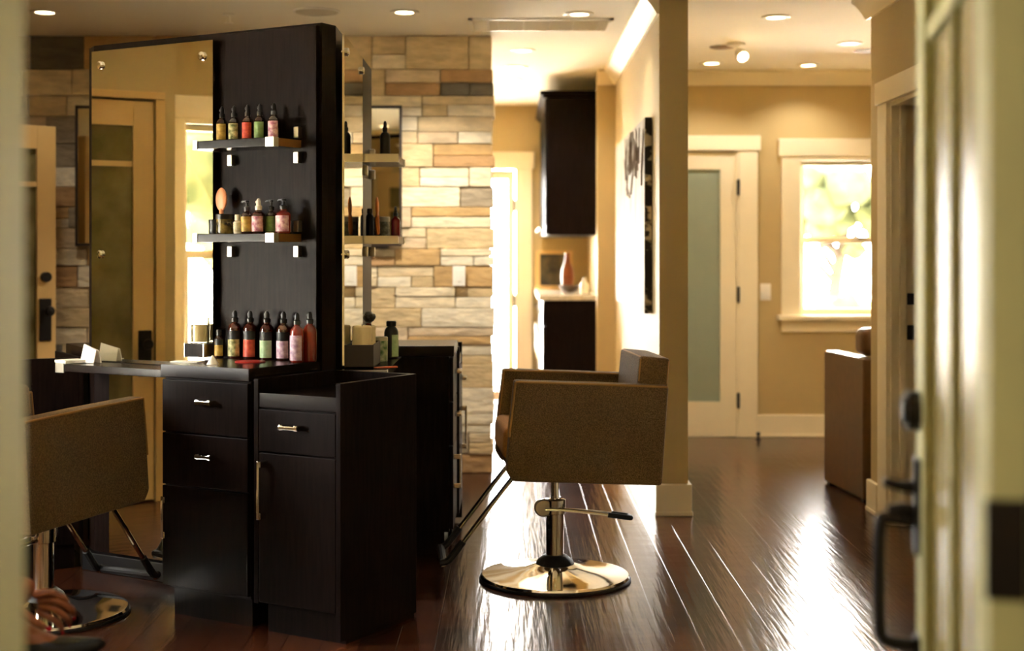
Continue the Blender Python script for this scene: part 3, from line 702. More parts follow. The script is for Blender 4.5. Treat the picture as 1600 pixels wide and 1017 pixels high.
# ------------------------------------------------------------------ bottles
def label_mat(i, a, b, sc=55): return mat(f'paper label {i}', a, .5, rgb2=b, scale=sc)
LB = {'yellow': label_mat('yellow', (196, 160, 66), (150, 118, 40)), 'leaf': label_mat('leaf', (206, 198, 140), (84, 92, 34)),
      'red': label_mat('red', (206, 82, 44), (168, 40, 26)), 'green': label_mat('green', (116, 148, 84), (92, 124, 62)),
      'pink': label_mat('pink', (222, 190, 190), (150, 78, 104)), 'mint': label_mat('mint', (172, 196, 152), (146, 176, 128)),
      'lilac': label_mat('lilac', (216, 190, 204), (160, 124, 150)), 'grey': label_mat('grey', (120, 126, 122), (50, 56, 56)), 'cream': label_mat('cream', (226, 214, 180), (190, 176, 136))}
band_m = mat('black paper band', (18, 20, 18), .5)
def bottle(label, k, u, o_, z, lab, r=.021, hb=.088, pump='spray', glassm=None, band=False, group=None, name='bottle', rot=0.0, capm=None):
    p = fw(k, u, o_); _, a = face_frame(k)
    t = thing(name, label, 'bottle', (p.x, p.y, z + .0006), a + rot, group)
    g = glassm or brownb_m
    M().lathe([(r * .9, 0), (r, .004), (r, hb * .80), (r * .93, hb * .88), (r * .7, hb * .96), (r * .45, hb), (r * .42, hb + .008)], seg=28).obj('glass_body', g, t)
    lh = hb * (.48 if band else .68)
    if lab: M().lathe([(r + .0006, .008), (r + .0006, .008 + lh)], seg=18, a0=math.radians(190), a1=math.radians(350)).obj('paper_label', LB[lab], t)
    if band: M().lathe([(r + .0007, .009 + lh), (r + .0007, .009 + lh + hb * .24)], seg=18, a0=math.radians(185), a1=math.radians(355)).obj('black_band', band_m, t)
    m = M(); zc = hb + .004; cm = capm or black_m
    if pump == 'spray':
        m.lathe([(r * .5, 0), (r * .52, .014), (r * .36, .018), (r * .34, .034), (r * .2, .042), (.001, .044)], c=(0, 0, zc), seg=18)
        m.box(-.012, .004, -.004, .004, zc + .026, zc + .034, bev=.001)
    elif pump == 'pump':
        m.lathe([(r * .5, 0), (r * .52, .013), (r * .2, .017), (r * .18, .030), (r * .36, .031), (r * .36, .038), (.001, .039)], c=(0, 0, zc), seg=18)
        m.tube([(0, 0, zc + .035), (-.018, 0, zc + .036), (-.027, 0, zc + .031)], .0035, 8, smooth=4)
    elif pump == 'cap':
        m.lathe([(r * .7, 0), (r * .72, .018), (r * .6, .022), (.001, .0225)], c=(0, 0, zc - .004), seg=18)
    m.obj('pump' if pump in ('pump', 'spray') else 'cap', cm, t)
    return t
G1 = 'spray bottles on the upper shelf'
for px, lab, words in ((347, 'yellow', 'spray bottle with yellow label, leftmost on upper shelf'), (366, 'leaf', 'spray bottle with leaf striped label on upper shelf'),
                       (387, 'red', 'spray bottle with red orange label on upper shelf'), (406, 'green', 'spray bottle with plain green label on upper shelf'),
                       (428, 'pink', 'spray bottle with pink and white label, rightmost on upper shelf')):
    bottle(words, 0, loc_at(px, .085), .085, SHZ[0], lab, group=G1)
G2 = 'bottles on the lower shelf'
bottle('small clear bottle with cream label beside the dark jar on lower shelf', 0, loc_at(371, .11), .11, SHZ[1], 'cream', r=.015, hb=.05, pump='cap', glassm=white_m, capm=white_m, group=G2)
bottle('pump bottle with gold label on lower shelf', 0, loc_at(386, .10), .10, SHZ[1], 'yellow', r=.023, hb=.082, pump='pump', glassm=amber_m, group=G2)
bottle('pump bottle with pink label and white dispenser on lower shelf', 0, loc_at(404, .095), .095, SHZ[1], 'pink', r=.025, hb=.084, pump='spray', glassm=amber_m, capm=white_m, group=G2)
bottle('pump bottle with green label tucked between pink ones on lower shelf', 0, loc_at(424, .06), .06, SHZ[1], 'green', r=.021, hb=.084, pump='pump', glassm=amber_m, group=G2)
bottle('red pump bottle with pink label, rightmost on lower shelf', 0, loc_at(443, .075), .075, SHZ[1], 'pink', r=.029, hb=.086, pump='pump', glassm=redb_m, group=G2)
G3 = 'bottles on the cabinet top'
CZ = .905
bottle('small bottle with yellow label and black cap on cabinet top', 0, loc_at(343, .07), .07, CZ, 'yellow', r=.019, hb=.085, pump='cap', band=True, group=G3)
for px, lab, words, o_, gm in ((367, 'leaf', 'amber bottle with black band and leafy label on cabinet top', .055, amber_m), (391, 'red', 'amber bottle with black band and red label on cabinet top', .05, amber_m),
                           (417, 'mint', 'amber bottle with black band and mint label on cabinet top', .055, amber_m), (443, 'lilac', 'amber bottle with black band and lilac label on cabinet top', .05, amber_m)):
    bottle(words, 0, loc_at(px, o_), o_, CZ, lab, r=.0262, hb=.134, pump='spray', glassm=gm, band=True, group=G3)
bottle('red bottle with lilac label on cabinet top, before the rightmost', 0, loc_at(464, .11), .11, CZ, 'lilac', r=.0255, hb=.134, pump='spray', glassm=redb_m, group=G3)
bottle('plain bright red bottle, rightmost on the cabinet top', 0, loc_at(484, .052), .052, CZ, None, r=.027, hb=.136, pump='spray', glassm=redb_m, group=G3)
# other station faces: items on the far shelves
bottle('black spray bottle alone on the far upper shelf', 1, .40, .115, SHZ[0], None, r=.022, hb=.1, pump='spray', glassm=black_m)
bottle('dark bottle behind the grey labelled jar on far lower shelf', 1, .325, .042, SHZ[1], None, r=.018, hb=.10, pump='cap', glassm=black_m)
bottle('dark red bottle, rightmost on the far lower shelf', 1, .27, .15, SHZ[1], None, r=.021, hb=.085, pump='spray', glassm=mat('dark red bottle', (110, 16, 16), .08, coat=.6))
bottle('blue capped bottle on rear shelf, peeking left of the mirror', 2, .30, .11, SHZ[0], 'yellow', r=.022, hb=.09, pump='cap', capm=mat('pale blue cap', (170, 186, 196), .4))

def jar(label, k, u, o_, z, r, h, bm_, lm, rot=0):
    p = fw(k, u, o_); _, a = face_frame(k)
    t = thing('jar', label, 'jar', (p.x, p.y, z + .0006), a)
    M().lathe([(r * .92, 0), (r, .005), (r, h * .72), (r * .95, h * .76)], seg=28).obj('jar_body', bm_, t)
    M().lathe([(r * 1.02, h * .74), (r * 1.04, h * .76), (r * 1.04, h * .97), (r * .98, h), (.001, h)], seg=28).obj('lid', lm, t)
    return t
gold_orb = mat('black and gold mottled jar', (18, 18, 12), .25, rgb2=(120, 104, 52), scale=38)
jar('squat black and gold mottled jar on lower shelf under the paddle', 0, loc_at(352, .12), .12, SHZ[1], .034, .075, gold_orb, black_m)
jar('black jar at left end of the lower shelf', 0, loc_at(337, .10), .10, SHZ[1], .026, .055, black_m, black_m)
jar('dark jar with grey patterned label on the far lower shelf', 1, .365, .098, SHZ[1], .034, .085, LB['grey'], mat('pale grey lid', (150, 148, 140), .4))
def paddle(label, k, u, o_, z, lean, cm, big=1.0, roll=0.0):
    p = fw(k, u, o_); _, a = face_frame(k)
    t = thing('paddle_brush', label, 'hair brush', (p.x, p.y, z + .001), a)
    rot = Matrix.Rotation(lean, 4, 'Y') @ Matrix.Rotation(roll, 4, 'X')
    m = M(); m.ball((0, 0, .135 * big), .04 * big, 3, (.72, .22, 1.15))
    for v in m.bm.verts: v.co = rot @ v.co
    m.obj('paddle_head', cm, t)
    m = M().tube([rot @ Vector(q) for q in ((0, 0, 0.008), (0, 0, .04), (0, 0, .1 * big))], lambda q: .007 + .003 * math.sin(q * 3), 10)
    m.obj('handle', cm, t)
pw = mat('peach wooden paddle', (206, 138, 92), .45); cw = mat('orange wooden paddle', (190, 110, 44), .45)
paddle('peach paddle brush upright behind the mottled jar on lower shelf', 0, loc_at(346, .06), .06, SHZ[1], 0.0, pw, .98, .0)
paddle('orange wooden paddle brush leaning on the far lower shelf', 1, .445, .088, SHZ[1], -.25, cw, .95)
# things on the cabinet top
def candle(label, loc, rz, r=.033, h=.09, box=True):
    t = thing('candle_jar', label, 'candle', loc, rz)
    M().lathe([(r, 0), (r, h), (r - .002, h), (r - .002, .006), (.001, .005)], seg=28, capt=False).obj('glass_jar', glass('clear jar glass', (250, 250, 245)), t)
    M().lathe([(r - .0035, .008), (r - .0035, h * .72), (.004, h * .70), (.001, h * .70)], seg=24).obj('wax', wax_m, t)
    M().cyl((0, 0, h * .7), (0, .001, h * .7 + .012), .0012, 6).obj('wick', black_m, t)
    return t
p = fw(0, loc_at(313, .075), .075); _, a0_ = face_frame(0)
tb = thing('candle_stand', 'small black block on cabinet top carrying the glass candle', 'stand', (p.x, p.y, CZ + .0006), a0_)
M().box(-.046, .046, -.035, .035, 0, .05, bev=.003).obj('block', esp_m, tb)
for sx in (-1, 1): M().box(sx * .0485 - .0015, sx * .0485 + .0015, -.037, .037, 0, .052).obj('side_plate', nickel_m, tb)
candle('cream candle in clear glass on the small black block', (p.x, p.y, CZ + .0512), a0_, .038, .10)
p = fw(0, loc_at(391, .19), .19)
tag(M().lathe([(.055, 0), (.056, .003), (.053, .005), (.001, .005)], seg=32).obj('coaster', mat('red coaster', (170, 40, 36), .4)), 'flat round red coaster on cabinet top before the bottles', 'coaster', loc=(p.x, p.y, CZ + .0005))
def card(name, label, cat, p, z, rz, pts, mtl, lean=0.0):
    m = M().prism(pts, -.0008, .0008, mx=Matrix.Rotation(PI / 2 + lean, 4, 'X'))
    return tag(m.obj(name, mtl), label, cat, loc=(p.x, p.y, z), rz=rz)
p = fw(0, loc_at(332, .33), .33)
tag(M().lathe([(.022, 0), (.018, .006), (.004, .03), (.001, .032)], seg=20).obj('salt_cone', paper_m), 'small white paper cone on the cabinet top edge', 'paper cone', loc=(p.x, p.y, CZ + .0005))
p = fw(0, loc_at(293, .30), .30)
tag(M().box(-.055, .055, -.03, .03, 0, .004, bev=.001).obj('note_paper', paper_m), 'white paper slip flat at left corner of cabinet top', 'paper', loc=(p.x, p.y, CZ + .0006), rz=a0_ + .25)
# ledge under the big mirror
LZ = .8605
p = fw(0, loc_at(136, .10), .10)
t = thing('card_holder', 'white folded card stand on the ledge below the mirror', 'card stand', (p.x, p.y, LZ), a0_ - .15)
M().prism([(-.045, 0), (.045, 0), (.045, .052), (-.045, .075)], -.002, .002, mx=Matrix.Translation((0, 0, .001)) @ Matrix.Rotation(PI / 2 - .25, 4, 'X')).obj('front_sheet', paper_m, t)
M().prism([(-.045, 0), (.045, 0), (.045, .052), (-.045, .075)], -.002, .002, mx=Matrix.Translation((0, .036, .001)) @ Matrix.Rotation(PI / 2 + .25, 4, 'X')).obj('rear_sheet', paper_m, t)
p = fw(0, loc_at(112, .12), .12)
tag(M().box(-.05, .05, -.05, .05, 0, .012, bev=.002).obj('paper_stack', paper_m), 'low stack of white paper at ledge left end', 'paper', loc=(p.x, p.y, LZ + .0003), rz=a0_ - .3)
# far ledge: box, candles, brush, tin, comb
fa = face_frame(1)[1]
p = fw(1, .92, .08)
bx_ = thing('storage_box', 'dark brown open box on the far ledge holding candles', 'box', (p.x, p.y, LZ + .0003), fa)
M().box(-.14, .14, -.05, .05, 0, .006).box(-.14, .14, -.05, -.045, 0, .09).box(-.14, .14, .045, .05, 0, .09).box(-.14, -.135, -.045, .045, 0, .09).box(.135, .14, -.045, .045, 0, .09).obj('box_shell', mat('dark brown card', (58, 44, 32), .5), bx_)
for du, r_, hh, words in ((-.085, .038, .155, 'tall cream candle at near end of the dark box'), (.05, .04, .15, 'broad cream candle at far end of the dark box')):
    q = fw(1, .92 - du, .08)
    t = thing('pillar_candle', words, 'candle', (q.x, q.y, LZ + .0068), fa)
    M().lathe([(r_ * .97, 0), (r_, .004), (r_, hh - .005), (r_ * .9, hh), (.004, hh - .006), (.001, hh - .006)], seg=28).obj('wax', wax_m, t)
    M().cyl((0, 0, hh - .006), (.001, 0, hh + .008), .0013, 6).obj('wick', black_m, t)
q = fw(1, .955, .10)
t = thing('round_brush', 'round brush with red brown handle standing in the dark box', 'hair brush', (q.x, q.y, LZ + .007), fa)
M().tube([(0, 0, 0), (0, 0, .08), (.0, 0, .13), (.008, 0, .16)], lambda s_: .010 + .004 * math.sin(s_ * PI), 12).obj('handle', mat('red brown lacquer', (96, 34, 18), .25), t)
M().ball((.03, 0, .185), .03, 3, (1.15, .8, .75), jit=.25, fr=16).obj('bristle_head', black_m, t)
q = fw(1, .70, .122)
t = thing('tin', 'green leaf patterned tin on the far ledge', 'tin', (q.x, q.y, LZ + .0003), fa)
M().lathe([(.03, 0), (.031, .003), (.031, .088), (.028, .09)], seg=28).obj('tin_body', mat('green leaf print', (196, 204, 170), .35, rgb2=(64, 110, 60), scale=34), t)
M().lathe([(.0315, .085), (.0315, .099), (.029, .101), (.001, .101)], seg=28).obj('lid', mat('pale tin lid', (186, 180, 150), .35, .4), t)
q = fw(1, .50, .15)
bottle('black bottle with broad cap behind the leaf tin', 1, .53, .153, LZ, 'mint', r=.03, hb=.135, pump='cap', glassm=black_m)
q = fw(1, 1.03, .155)
cb = M().prism([(-.065, 0), (-.02, -.006), (.04, -.004), (.07, .006), (.07, .014), (.03, .010), (-.02, .008), (-.065, .012)], 0, .004)
for i in range(24): cb.box(-.02 + i * .0036, -.0185 + i * .0036, -.017, -.003, 0, .004)
tag(cb.obj('comb', mat('orange comb', (232, 112, 60), .35)), 'orange comb lying at near end of the far ledge', 'comb', loc=(q.x, q.y, LZ + .0004), rz=math.radians(25))

# ------------------------------------------------------------------ ceiling fittings
warm = (1.0, 0.94, 0.84)
def lamp(kind, loc, e, col, size=.06, rot=(0, 0, 0), spot=None):
    d = bpy.data.lights.new('downlight_or_fill', kind); d.energy = e; d.color = col
    if kind == 'AREA': d.shape = 'DISK'; d.size = size
    if kind == 'SPOT': d.spot_size = spot or 1.9; d.spot_blend = .6; d.shadow_soft_size = size
    l = bpy.data.objects.new('downlight_or_fill', d); C.objects.link(l); l.location = loc; l.rotation_euler = rot
    return l
def downlight(px, py, label, e=22, group='recessed downlights', on=True):
    Y = (H - CAMZ) * FPX / (HOR - py); X = (px - 800) / FPX * Y
    t = thing('recessed_light', label, 'ceiling light', (X, Y, H), 0, group)
    M().lathe([(.052, -.0005), (.078, -.0005), (.08, -.006), (.072, -.010), (.052, -.008), (.05, -.001)], seg=32, capt=False).obj('trim_ring', white_m, t)
    M().lathe([(.001, -.0045), (.045, -.0045), (.051, -.002), (.051, -.0006)], seg=28, capt=False).obj('lens', emit('lamp lens', (255, 228, 180), 9.0), t)
    if e: lamp('SPOT', (X, Y, H - .03), e, warm, .04, (0, 0, 0), 2.3)
downlight(70, 18, 'recessed ceiling light at far left above the stone wall', e=6)
downlight(632, 18, 'recessed ceiling light above the lit stone, left of vent', e=80)
downlight(905, 21, 'recessed ceiling light right beside the ceiling vent', e=12)
downlight(818, 78, 'nearest recessed light of the hallway row')
downlight(808, 104, 'second recessed light of the hallway row')
downlight(802, 124, 'third recessed light of the hallway row')
downlight(796, 145, 'farthest recessed light of the hallway row', e=30)
downlight(1212, 26, 'largest recessed light of right room, nearest the opening', e=10)
downlight(1112, 98, 'recessed light of right room above the frosted door', e=10)
downlight(1263, 101, 'recessed light of right room above the window', e=10)
downlight(1328, 67, 'recessed light of right room beside the wall corner', e=10)
Y = 8.66; X = fx(1150, Y)
t = thing('spotlight', 'bright swivel spotlight hanging below the right room ceiling', 'ceiling light', (X, Y, H))
M().lathe([(.055, -.0005), (.057, -.012), (.03, -.02), (.012, -.022)], seg=28).obj('mount', white_m, t)
mxs = Matrix.Translation((.03, 0, -.065)) @ Matrix.Rotation(math.radians(-20), 4, 'Y') @ Matrix.Rotation(math.radians(-52), 4, 'X')
M().lathe([(.018, .04), (.03, .02), (.036, -.03), (.037, -.04), (.033, -.04), (.03, -.03)], seg=28, mx=mxs, capt=False).cyl((0, 0, -.02), (.025, 0, -.04), .008).obj('lamp_head', white_m, t)
M().lathe([(.001, -.046), (.022, -.043), (.032, -.034), (.032, -.028)], seg=24, mx=mxs, capt=False).obj('bulb', emit('hot bulb', (255, 220, 160), 30), t)
lamp('SPOT', (X + .02, Y, H - .14), 10, warm, .04, (0, 0, 0), 2.0)
def ceil_at(py): return (H - CAMZ) * FPX / (HOR - py)
Y0, Y1 = ceil_at(28), ceil_at(46)
X0, X1 = fx(733, 7.9), fx(955, 7.9)
t = thing('ceiling_vent', 'long white louvred air vent in the ceiling near stone wall', 'vent', ((X0 + X1) / 2, (Y0 + Y1) / 2, H))
w, d = (X1 - X0) / 2, (Y1 - Y0) / 2
M().box(-w, w, -d, -d + .025, -.012, -.0005).box(-w, w, d - .025, d, -.012, -.0005).box(-w, -w + .025, -d, d, -.012, -.0005).box(w - .025, w, -d, d, -.012, -.0005).box(-w + .1, -w + .115, -d, d, -.012, -.001).obj('frame', white_m, t)
for i in range(1, 6): M().box(-w + .14 * i + .02, -w + .14 * i + .03, -d + .02, d - .02, -.011, -.002).obj('divider', white_m, t)
n = 14
for i in range(n):
    y = -d + .03 + (2 * d - .06) * i / (n - 1)
    M().box(-w + .02, w - .02, -.009, .009, -.0012, .0012, mx=Matrix.Translation((0, y, -.008)) @ Matrix.Rotation(.6, 4, 'X')).obj('louvre', mat('grey louvre', (240, 230, 208), .5), t)
M().box(-w + .02, w - .02, -d + .02, d - .02, -.0018, -.0006).obj('duct_opening', mat('duct cream', (224, 212, 186), .8), t)  # flat pale cream sheet above the louvres
t = thing('ceiling_speaker', 'flat round grille speaker in ceiling above the station', 'speaker', (fx(495, 7.5), 7.5, H))
M().lathe([(.115, -.0005), (.125, -.0005), (.127, -.006), (.115, -.009)], seg=36, capt=False).obj('ring', white_m, t)
M().lathe([(.115, -.002), (.1145, -.006), (.001, -.0075)], seg=36, capt=False).obj('grille', mat('speaker grille', (206, 196, 172), .7), t)
Y = 7.6
t = thing('sprinkler_head', 'small white sprinkler head on ceiling above the big mirror', 'sprinkler', (fx(357, Y), Y, H))
M().lathe([(.034, -.0005), (.036, -.004), (.03, -.01), (.012, -.012)], seg=24).obj('escutcheon', white_m, t)
M().cyl((0, 0, -.01), (0, 0, -.045), .011).cyl((0, 0, -.045), (0, 0, -.05), .024).obj('nozzle', white_m, t)
for px, py, words in ((1128, 73, 'flat dark disc on right room ceiling beside the spotlight'), (1352, 79, 'flat dark disc on right room ceiling at the wall corner')):
    Y = ceil_at(py)
    tag(M().lathe([(.001, -.012), (.06, -.011), (.075, -.006), (.078, -.0005)], seg=28, capt=False).obj('ceiling_disc', mat('bronze disc', (120, 92, 56), .5)), words, 'vent', loc=(fx(px, Y), Y, H))

# ------------------------------------------------------------------ seated person half hidden by the door frame
def skin_mesh(name, verts, edges, radii, mtl, parent, root=0, sub=2):
    me = bpy.data.meshes.new(name); me.from_pydata([Vector(v) for v in verts], edges, [])
    o = bpy.data.objects.new(name, me); C.objects.link(o)
    sk = o.modifiers.new('s', 'SKIN'); sk.use_smooth_shade = True; sk.branch_smoothing = .6
    for i, r in enumerate(radii):
        d = me.skin_vertices[0].data[i]; d.radius = (r, r) if not isinstance(r, tuple) else r; d.use_root = (i == root)
    ss = o.modifiers.new('u', 'SUBSURF'); ss.levels = sub; ss.render_levels = sub
    dg = bpy.context.evaluated_depsgraph_get(); ev = o.evaluated_get(dg)
    nm = bpy.data.meshes.new_from_object(ev); bpy.data.objects.remove(o); nm.name = name
    nm.materials.clear(); nm.materials.append(mtl)
    nm.polygons.foreach_set('use_smooth', [True] * len(nm.polygons))
    q = bpy.data.objects.new(name, nm); C.objects.link(q); q.parent = parent
    return q
PX, PY = -1.74, 3.62
per = thing('person', 'person in black, only a red-nailed hand and shoe showing past door frame', 'person', (PX, PY, 0))
def Lp(x, y, z): return (x - PX, y - PY, z)
V = []; E = []; Rr = []
def node(p, r, parent=None):
    V.append(Lp(*p)); Rr.append(r); i = len(V) - 1
    if parent is not None: E.append((parent, i))
    return i
pel = node((-1.74, 3.62, .57), (.14, .11))
wa = node((-1.72, 3.61, .70), .115, pel); ch = node((-1.66, 3.59, .86), (.135, .105), wa); cl = node((-1.61, 3.58, .99), .085, ch)
nk = node((-1.57, 3.575, 1.06), .048, cl); hd = node((-1.545, 3.57, 1.14), .075, nk); tp = node((-1.54, 3.57, 1.25), .07, hd)
# near arm reaching down to the shin
s1 = node((-1.62, 3.43, .98), .06, cl); e1 = node((-1.52, 3.37, .72), .046, s1); w1 = node((-1.315, 3.49, 0.510), .029, e1); pm = node((-1.245, 3.53, 0.465), (.036, .022), w1); kn = node((-1.20, 3.545, 0.445), (.042, .020), pm)
# far arm resting on the lap
s2 = node((-1.62, 3.74, .98), .06, cl); e2 = node((-1.60, 3.83, .72), .046, s2); w2 = node((-1.40, 3.76, .62), .029, e2); p2 = node((-1.33, 3.73, .62), .034, w2)
# legs: far foot on the floor, near leg crossed over it
h2 = node((-1.70, 3.71, .55), .095, pel); k2 = node((-1.43, 3.76, .50), .062, h2); a2 = node((-1.45, 3.77, .12), .038, k2); f2 = node((-1.35, 3.77, .05), .035, a2); t2 = node((-1.25, 3.77, .04), .028, f2)
h1 = node((-1.70, 3.53, .57), .095, pel); k1 = node((-1.43, 3.56, .65), .062, h1); c1 = node((-1.36, 3.58, .49), .052, k1); a1 = node((-1.262, 3.60, .335), .034, c1); f1 = node((-1.17, 3.61, .29), .033, a1); t1 = node((-1.08, 3.62, .285), .026, f1)
skin_mesh('body', V, E, Rr, skin_m, per)
# fingers and thumb of the near hand, curled over the shin
fing = [((-1.205, 3.520, .412), (-1.165, 3.525, .418), (-1.138, 3.548, .395), (-1.142, 3.566, .372)), ((-1.20, 3.535, .398), (-1.155, 3.535, .398), (-1.126, 3.555, .372), (-1.130, 3.575, .349)),
        ((-1.20, 3.545, .385), (-1.160, 3.540, .378), (-1.135, 3.555, .352), (-1.139, 3.574, .332)), ((-1.205, 3.55, .372), (-1.175, 3.545, .358), (-1.152, 3.555, .336), (-1.154, 3.57, .32)),
        ((-1.255, 3.525, .405), (-1.222, 3.512, .375), (-1.192, 3.514, .352), (-1.172, 3.522, .338))]
fing = [[(-1.245 + (x + 1.245) * 1.12, 3.53 + (y - 3.53) * 1.12, .465 + (z - .425) * 1.12) for x, y, z in f_] for f_ in fing]
for i, ch_ in enumerate(fing):
    r0 = .0105 if i < 4 else .0122
    skin_mesh('finger', [Lp(*p) for p in ch_], [(0, 1), (1, 2), (2, 3)], [r0 * 1.1, r0, r0 * .92, r0 * .78], skin_m, per)
    tip = Vector(Lp(*ch_[3])); d_ = (tip - Vector(Lp(*ch_[2]))).normalized()
    m = M().ball((0, 0, 0), .0075, 2, (.55, .95, 1.25))
    mxn = Matrix.Translation(tip + d_ * .004 + Vector((.004, -.0075, .002))) @ d_.to_track_quat('Z', 'Y').to_matrix().to_4x4()
    for v in m.bm.verts: v.co = mxn @ v.co
    nn = m.obj('fingernail', nail_m, per); nn['label'] = 'red painted fingernail'
# clothing
skin_mesh('top', [V[i] for i in (pel, wa, ch, cl, s1, e1, s2, e2)] + [Lp(-1.40, 3.44, .575), Lp(-1.45, 3.78, .64)], [(0, 1), (1, 2), (2, 3), (3, 4), (4, 5), (3, 6), (6, 7), (5, 8), (7, 9)],
          [(.15, .12), .126, (.146, .116), .092, .07, .055, .07, .055, .043, .043], cloth_m, per)
skin_mesh('trousers', [V[i] for i in (pel, h2, k2, h1, k1)] + [Lp(-1.445, 3.77, .2), Lp(-1.33, 3.585, .43)], [(0, 1), (1, 2), (0, 3), (3, 4), (2, 5), (4, 6)], [(.15, .12), .105, .072, .105, .072, .052, .060], cloth_m, per)
skin_mesh('shoe', [Lp(-1.285, 3.60, .285), Lp(-1.245, 3.602, .292), Lp(-1.17, 3.61, .285), Lp(-1.10, 3.617, .290), Lp(-1.045, 3.622, .306)], [(0, 1), (1, 2), (2, 3), (3, 4)], [.032, .044, .041, .032, .010], shoe_m, per)
skin_mesh('shoe', [Lp(-1.48, 3.77, .045), Lp(-1.44, 3.77, .05), Lp(-1.36, 3.77, .05), Lp(-1.29, 3.77, .042), Lp(-1.22, 3.77, .03)], [(0, 1), (1, 2), (2, 3), (3, 4)], [.032, .044, .042, .033, .014], shoe_m, per)
hm = M().ball((-1.565 - PX, 3.57 - PY, 1.215), .105, 3, (1.0, .92, 1.1), jit=.06).ball((-1.615 - PX, 3.57 - PY, 1.11), .085, 3, (.7, 1.05, 1.3), jit=.1)
hm.obj('hair', hair_m, per)
fm_ = M().ball((-1.468 - PX, 3.57 - PY, 1.165), .014, 2, (1.1, .8, 1.3)).obj('nose', skin_m, per)
for dy in (-.03, .03): M().ball((-1.478 - PX, 3.57 - PY + dy, 1.195), .011, 2, (.6, 1.2, .7)).obj('eye', white_m, per)
M().ball((-1.477 - PX, 3.57 - PY, 1.125), .018, 2, (.4, 1.1, .4)).obj('mouth', mat('lips', (140, 60, 54), .4), per)
t = thing('stool', 'round black stool under the person at the left edge', 'stool', (PX, PY, 0))
M().lathe([(.16, .40), (.18, .405), (.185, .43), (.18, .452), (.15, .46), (.001, .462)], seg=36).obj('seat', black_m, t)
for i in range(4):
    a = PI / 4 + i * PI / 2
    M().cyl((.12 * math.cos(a), .12 * math.sin(a), .405), (.17 * math.cos(a), .17 * math.sin(a), 0), .013).obj('leg', chrome_m, t)

# ------------------------------------------------------------------ outdoors seen through the panes
grass_m = mat('pale paving', (226, 220, 204), .9, var=.06, scale=.8)
struct(M().box(-40, 40, -40, 60, -.4, -.3).obj('ground', grass_m), 'pale sunlit ground outside', 'ground')
leaf_m = mat('foliage', (34, 38, 20), .9, spec=.05, rgb2=(58, 58, 34), scale=3)
bark_m = mat('bark', (46, 38, 30), .9, spec=.05)
def tree(label, x, y, h, seed, cr=1.0, name='tree', lean=.3):
    rn = random.Random(seed); t = thing(name, label, 'tree', (x, y, -.3))
    m = M().tube([(0, 0, 0), (.1, 0, h * .3), (lean, .1, h * .6), (lean * 1.3, 0, h * .85)], lambda q: .16 * (1 - .7 * q), 8)
    for i in range(6):
        a = rn.uniform(0, 6.28); z = h * rn.uniform(.3, .6)
        m.tube([(.15, 0, z), (.5 * math.cos(a), .5 * math.sin(a), z + .5), (1.0 * math.cos(a), 1.0 * math.sin(a), z + 1.2)], lambda q: .07 * (1 - .7 * q), 6)
    m.obj('trunk', bark_m, t)
    m = M()
    for i in range(26):
        a = rn.uniform(0, 6.28); rr = rn.uniform(.1, 1.3) * cr; z = h * rn.uniform(.42, 1.0)
        m.ball((rr * math.cos(a) + lean, rr * math.sin(a), z), rn.uniform(.18, .5) * cr, 2, jit=.5, fr=9)
    m.obj('foliage', leaf_m, t)
tree('leaning pale tree outside, left half of the window', 5.4, 24.0, 3.3, 3, .75)
tree('pale tree outside, right half of the window', 7.9, 27.5, 3.9, 9, .8, lean=-.2)
tree('leafy tree outside the left wall window', -8.5, 2.2, 3.6, 12, 1.3)
tree('second leafy tree farther outside the left wall window', -13.5, 4.4, 3.0, 14, 1.2)
def shrub(label, x, y, s, seed):
    rn = random.Random(seed); t = thing('shrub', label, 'shrub', (x, y, -.3)); m = M()
    for i in range(14): m.ball((rn.uniform(-.6, .6) * s, rn.uniform(-.4, .4) * s, rn.uniform(.2, .8) * s), rn.uniform(.2, .4) * s, 2, jit=.5, fr=9)
    m.obj('foliage', leaf_m, t)
    M().cyl((0, 0, 0), (0, 0, .4 * s), .05).obj('stem', bark_m, t)
shrub('low pale shrub below the leaning tree outside', 4.5, 19.0, 1.0, 2)
shrub('low pale shrub at the right side outside the window', 6.3, 19.8, 1.0, 4)

# ------------------------------------------------------------------ light
wd = bpy.data.worlds.new('sky'); bpy.context.scene.world = wd; wd.use_nodes = True
bg = wd.node_tree.nodes['Background']; bg.inputs['Color'].default_value = (1.0, 0.97, 0.92, 1); bg.inputs['Strength'].default_value = 42.0
def portal(loc, rot, sx, sy):
    d = bpy.data.lights.new('window_portal', 'AREA'); d.shape = 'RECTANGLE'; d.size = sx; d.size_y = sy; d.cycles.is_portal = True
    l = bpy.data.objects.new('window_portal', d); C.objects.link(l); l.location = loc; l.rotation_euler = rot
portal((-3.68, (LW[0] + LW[1]) / 2, (LW[2] + LW[3]) / 2), (PI / 2, 0, -PI / 2), LW[1] - LW[0], LW[3] - LW[2])
portal(((HD[0] + HD[1]) / 2, 12.5, 1.02), (-PI / 2, 0, 0), HD[1] - HD[0], 2.04)
portal(((WX0 + WX1) / 2, 10.2, (WZ0 + WZ1) / 2), (-PI / 2, 0, 0), WX1 - WX0, WZ1 - WZ0)
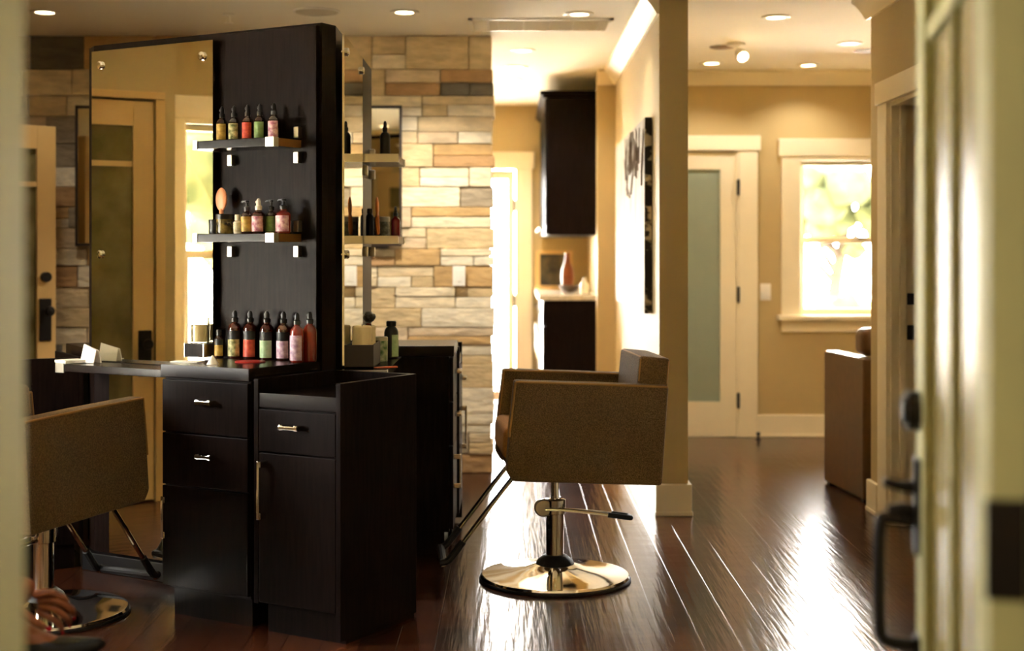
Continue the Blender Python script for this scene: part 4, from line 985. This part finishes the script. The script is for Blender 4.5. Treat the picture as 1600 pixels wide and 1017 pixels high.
lamp('AREA', (.3, -.6, H - .02), 20, (1.0, .92, .74), .5)  # added fill light over the entry, without a fixture
sd = bpy.data.lights.new('sun', 'SUN'); sd.energy = 60; sd.angle = .02; sd.color = (1.0, .95, .86)
so = bpy.data.objects.new('sun', sd); C.objects.link(so); so.rotation_euler = Vector((.38, -.36, -.85)).to_track_quat('-Z', 'Y').to_euler()
# added unseen ceiling lights outside the frame, placed to wash the front wall
for x, y, e in ((-2.4, 2.3, 20), (-1.3, 2.3, 20), (1.1, 2.5, 10)):
    t = thing('recessed_light', 'added unseen recessed light brightening the near part of the room', 'ceiling light', (x, y, H), 0, 'added near room downlights')
    M().lathe([(.052, -.0005), (.078, -.0005), (.08, -.006), (.072, -.010), (.052, -.008), (.05, -.001)], seg=32, capt=False).obj('trim_ring', white_m, t)
    M().lathe([(.001, -.0045), (.045, -.0045), (.051, -.002), (.051, -.0006)], seg=28, capt=False).obj('lens', emit('lamp lens', (255, 228, 180), 9.0), t)
    lamp('SPOT', (x, y, H - .03), e, warm, .04, (0, 0, 0), 1.6)

# ------------------------------------------------------------------ camera
cd = bpy.data.cameras.new('camera'); cam = bpy.data.objects.new('camera', cd); C.objects.link(cam)
cam.location = (0, 0, CAMZ); cam.rotation_euler = (PI / 2, 0, 0)
cd.sensor_width = 36.0; cd.lens = FPX / 1600 * 36.0; cd.shift_y = -(508.5 - HOR) / 1600
cd.dof.use_dof = True; cd.dof.focus_distance = 5.3; cd.dof.aperture_fstop = 1.8
cd.clip_start = .05; cd.clip_end = 200
sc = bpy.context.scene; sc.camera = cam
sc.view_settings.view_transform = 'Standard'; sc.view_settings.look = 'None'; sc.view_settings.gamma = 1.0
sc.view_settings.use_curve_mapping = False
sc.view_settings.exposure = 0.92
sc.cycles.use_denoising = True
sc.cycles.max_bounces = 10; sc.cycles.diffuse_bounces = 5; sc.cycles.glossy_bounces = 5; sc.cycles.transparent_max_bounces = 12
sc.cycles.sample_clamp_indirect = 20.0; sc.cycles.blur_glossy = 1.0
sc.cycles.caustics_reflective = True; sc.cycles.caustics_refractive = False
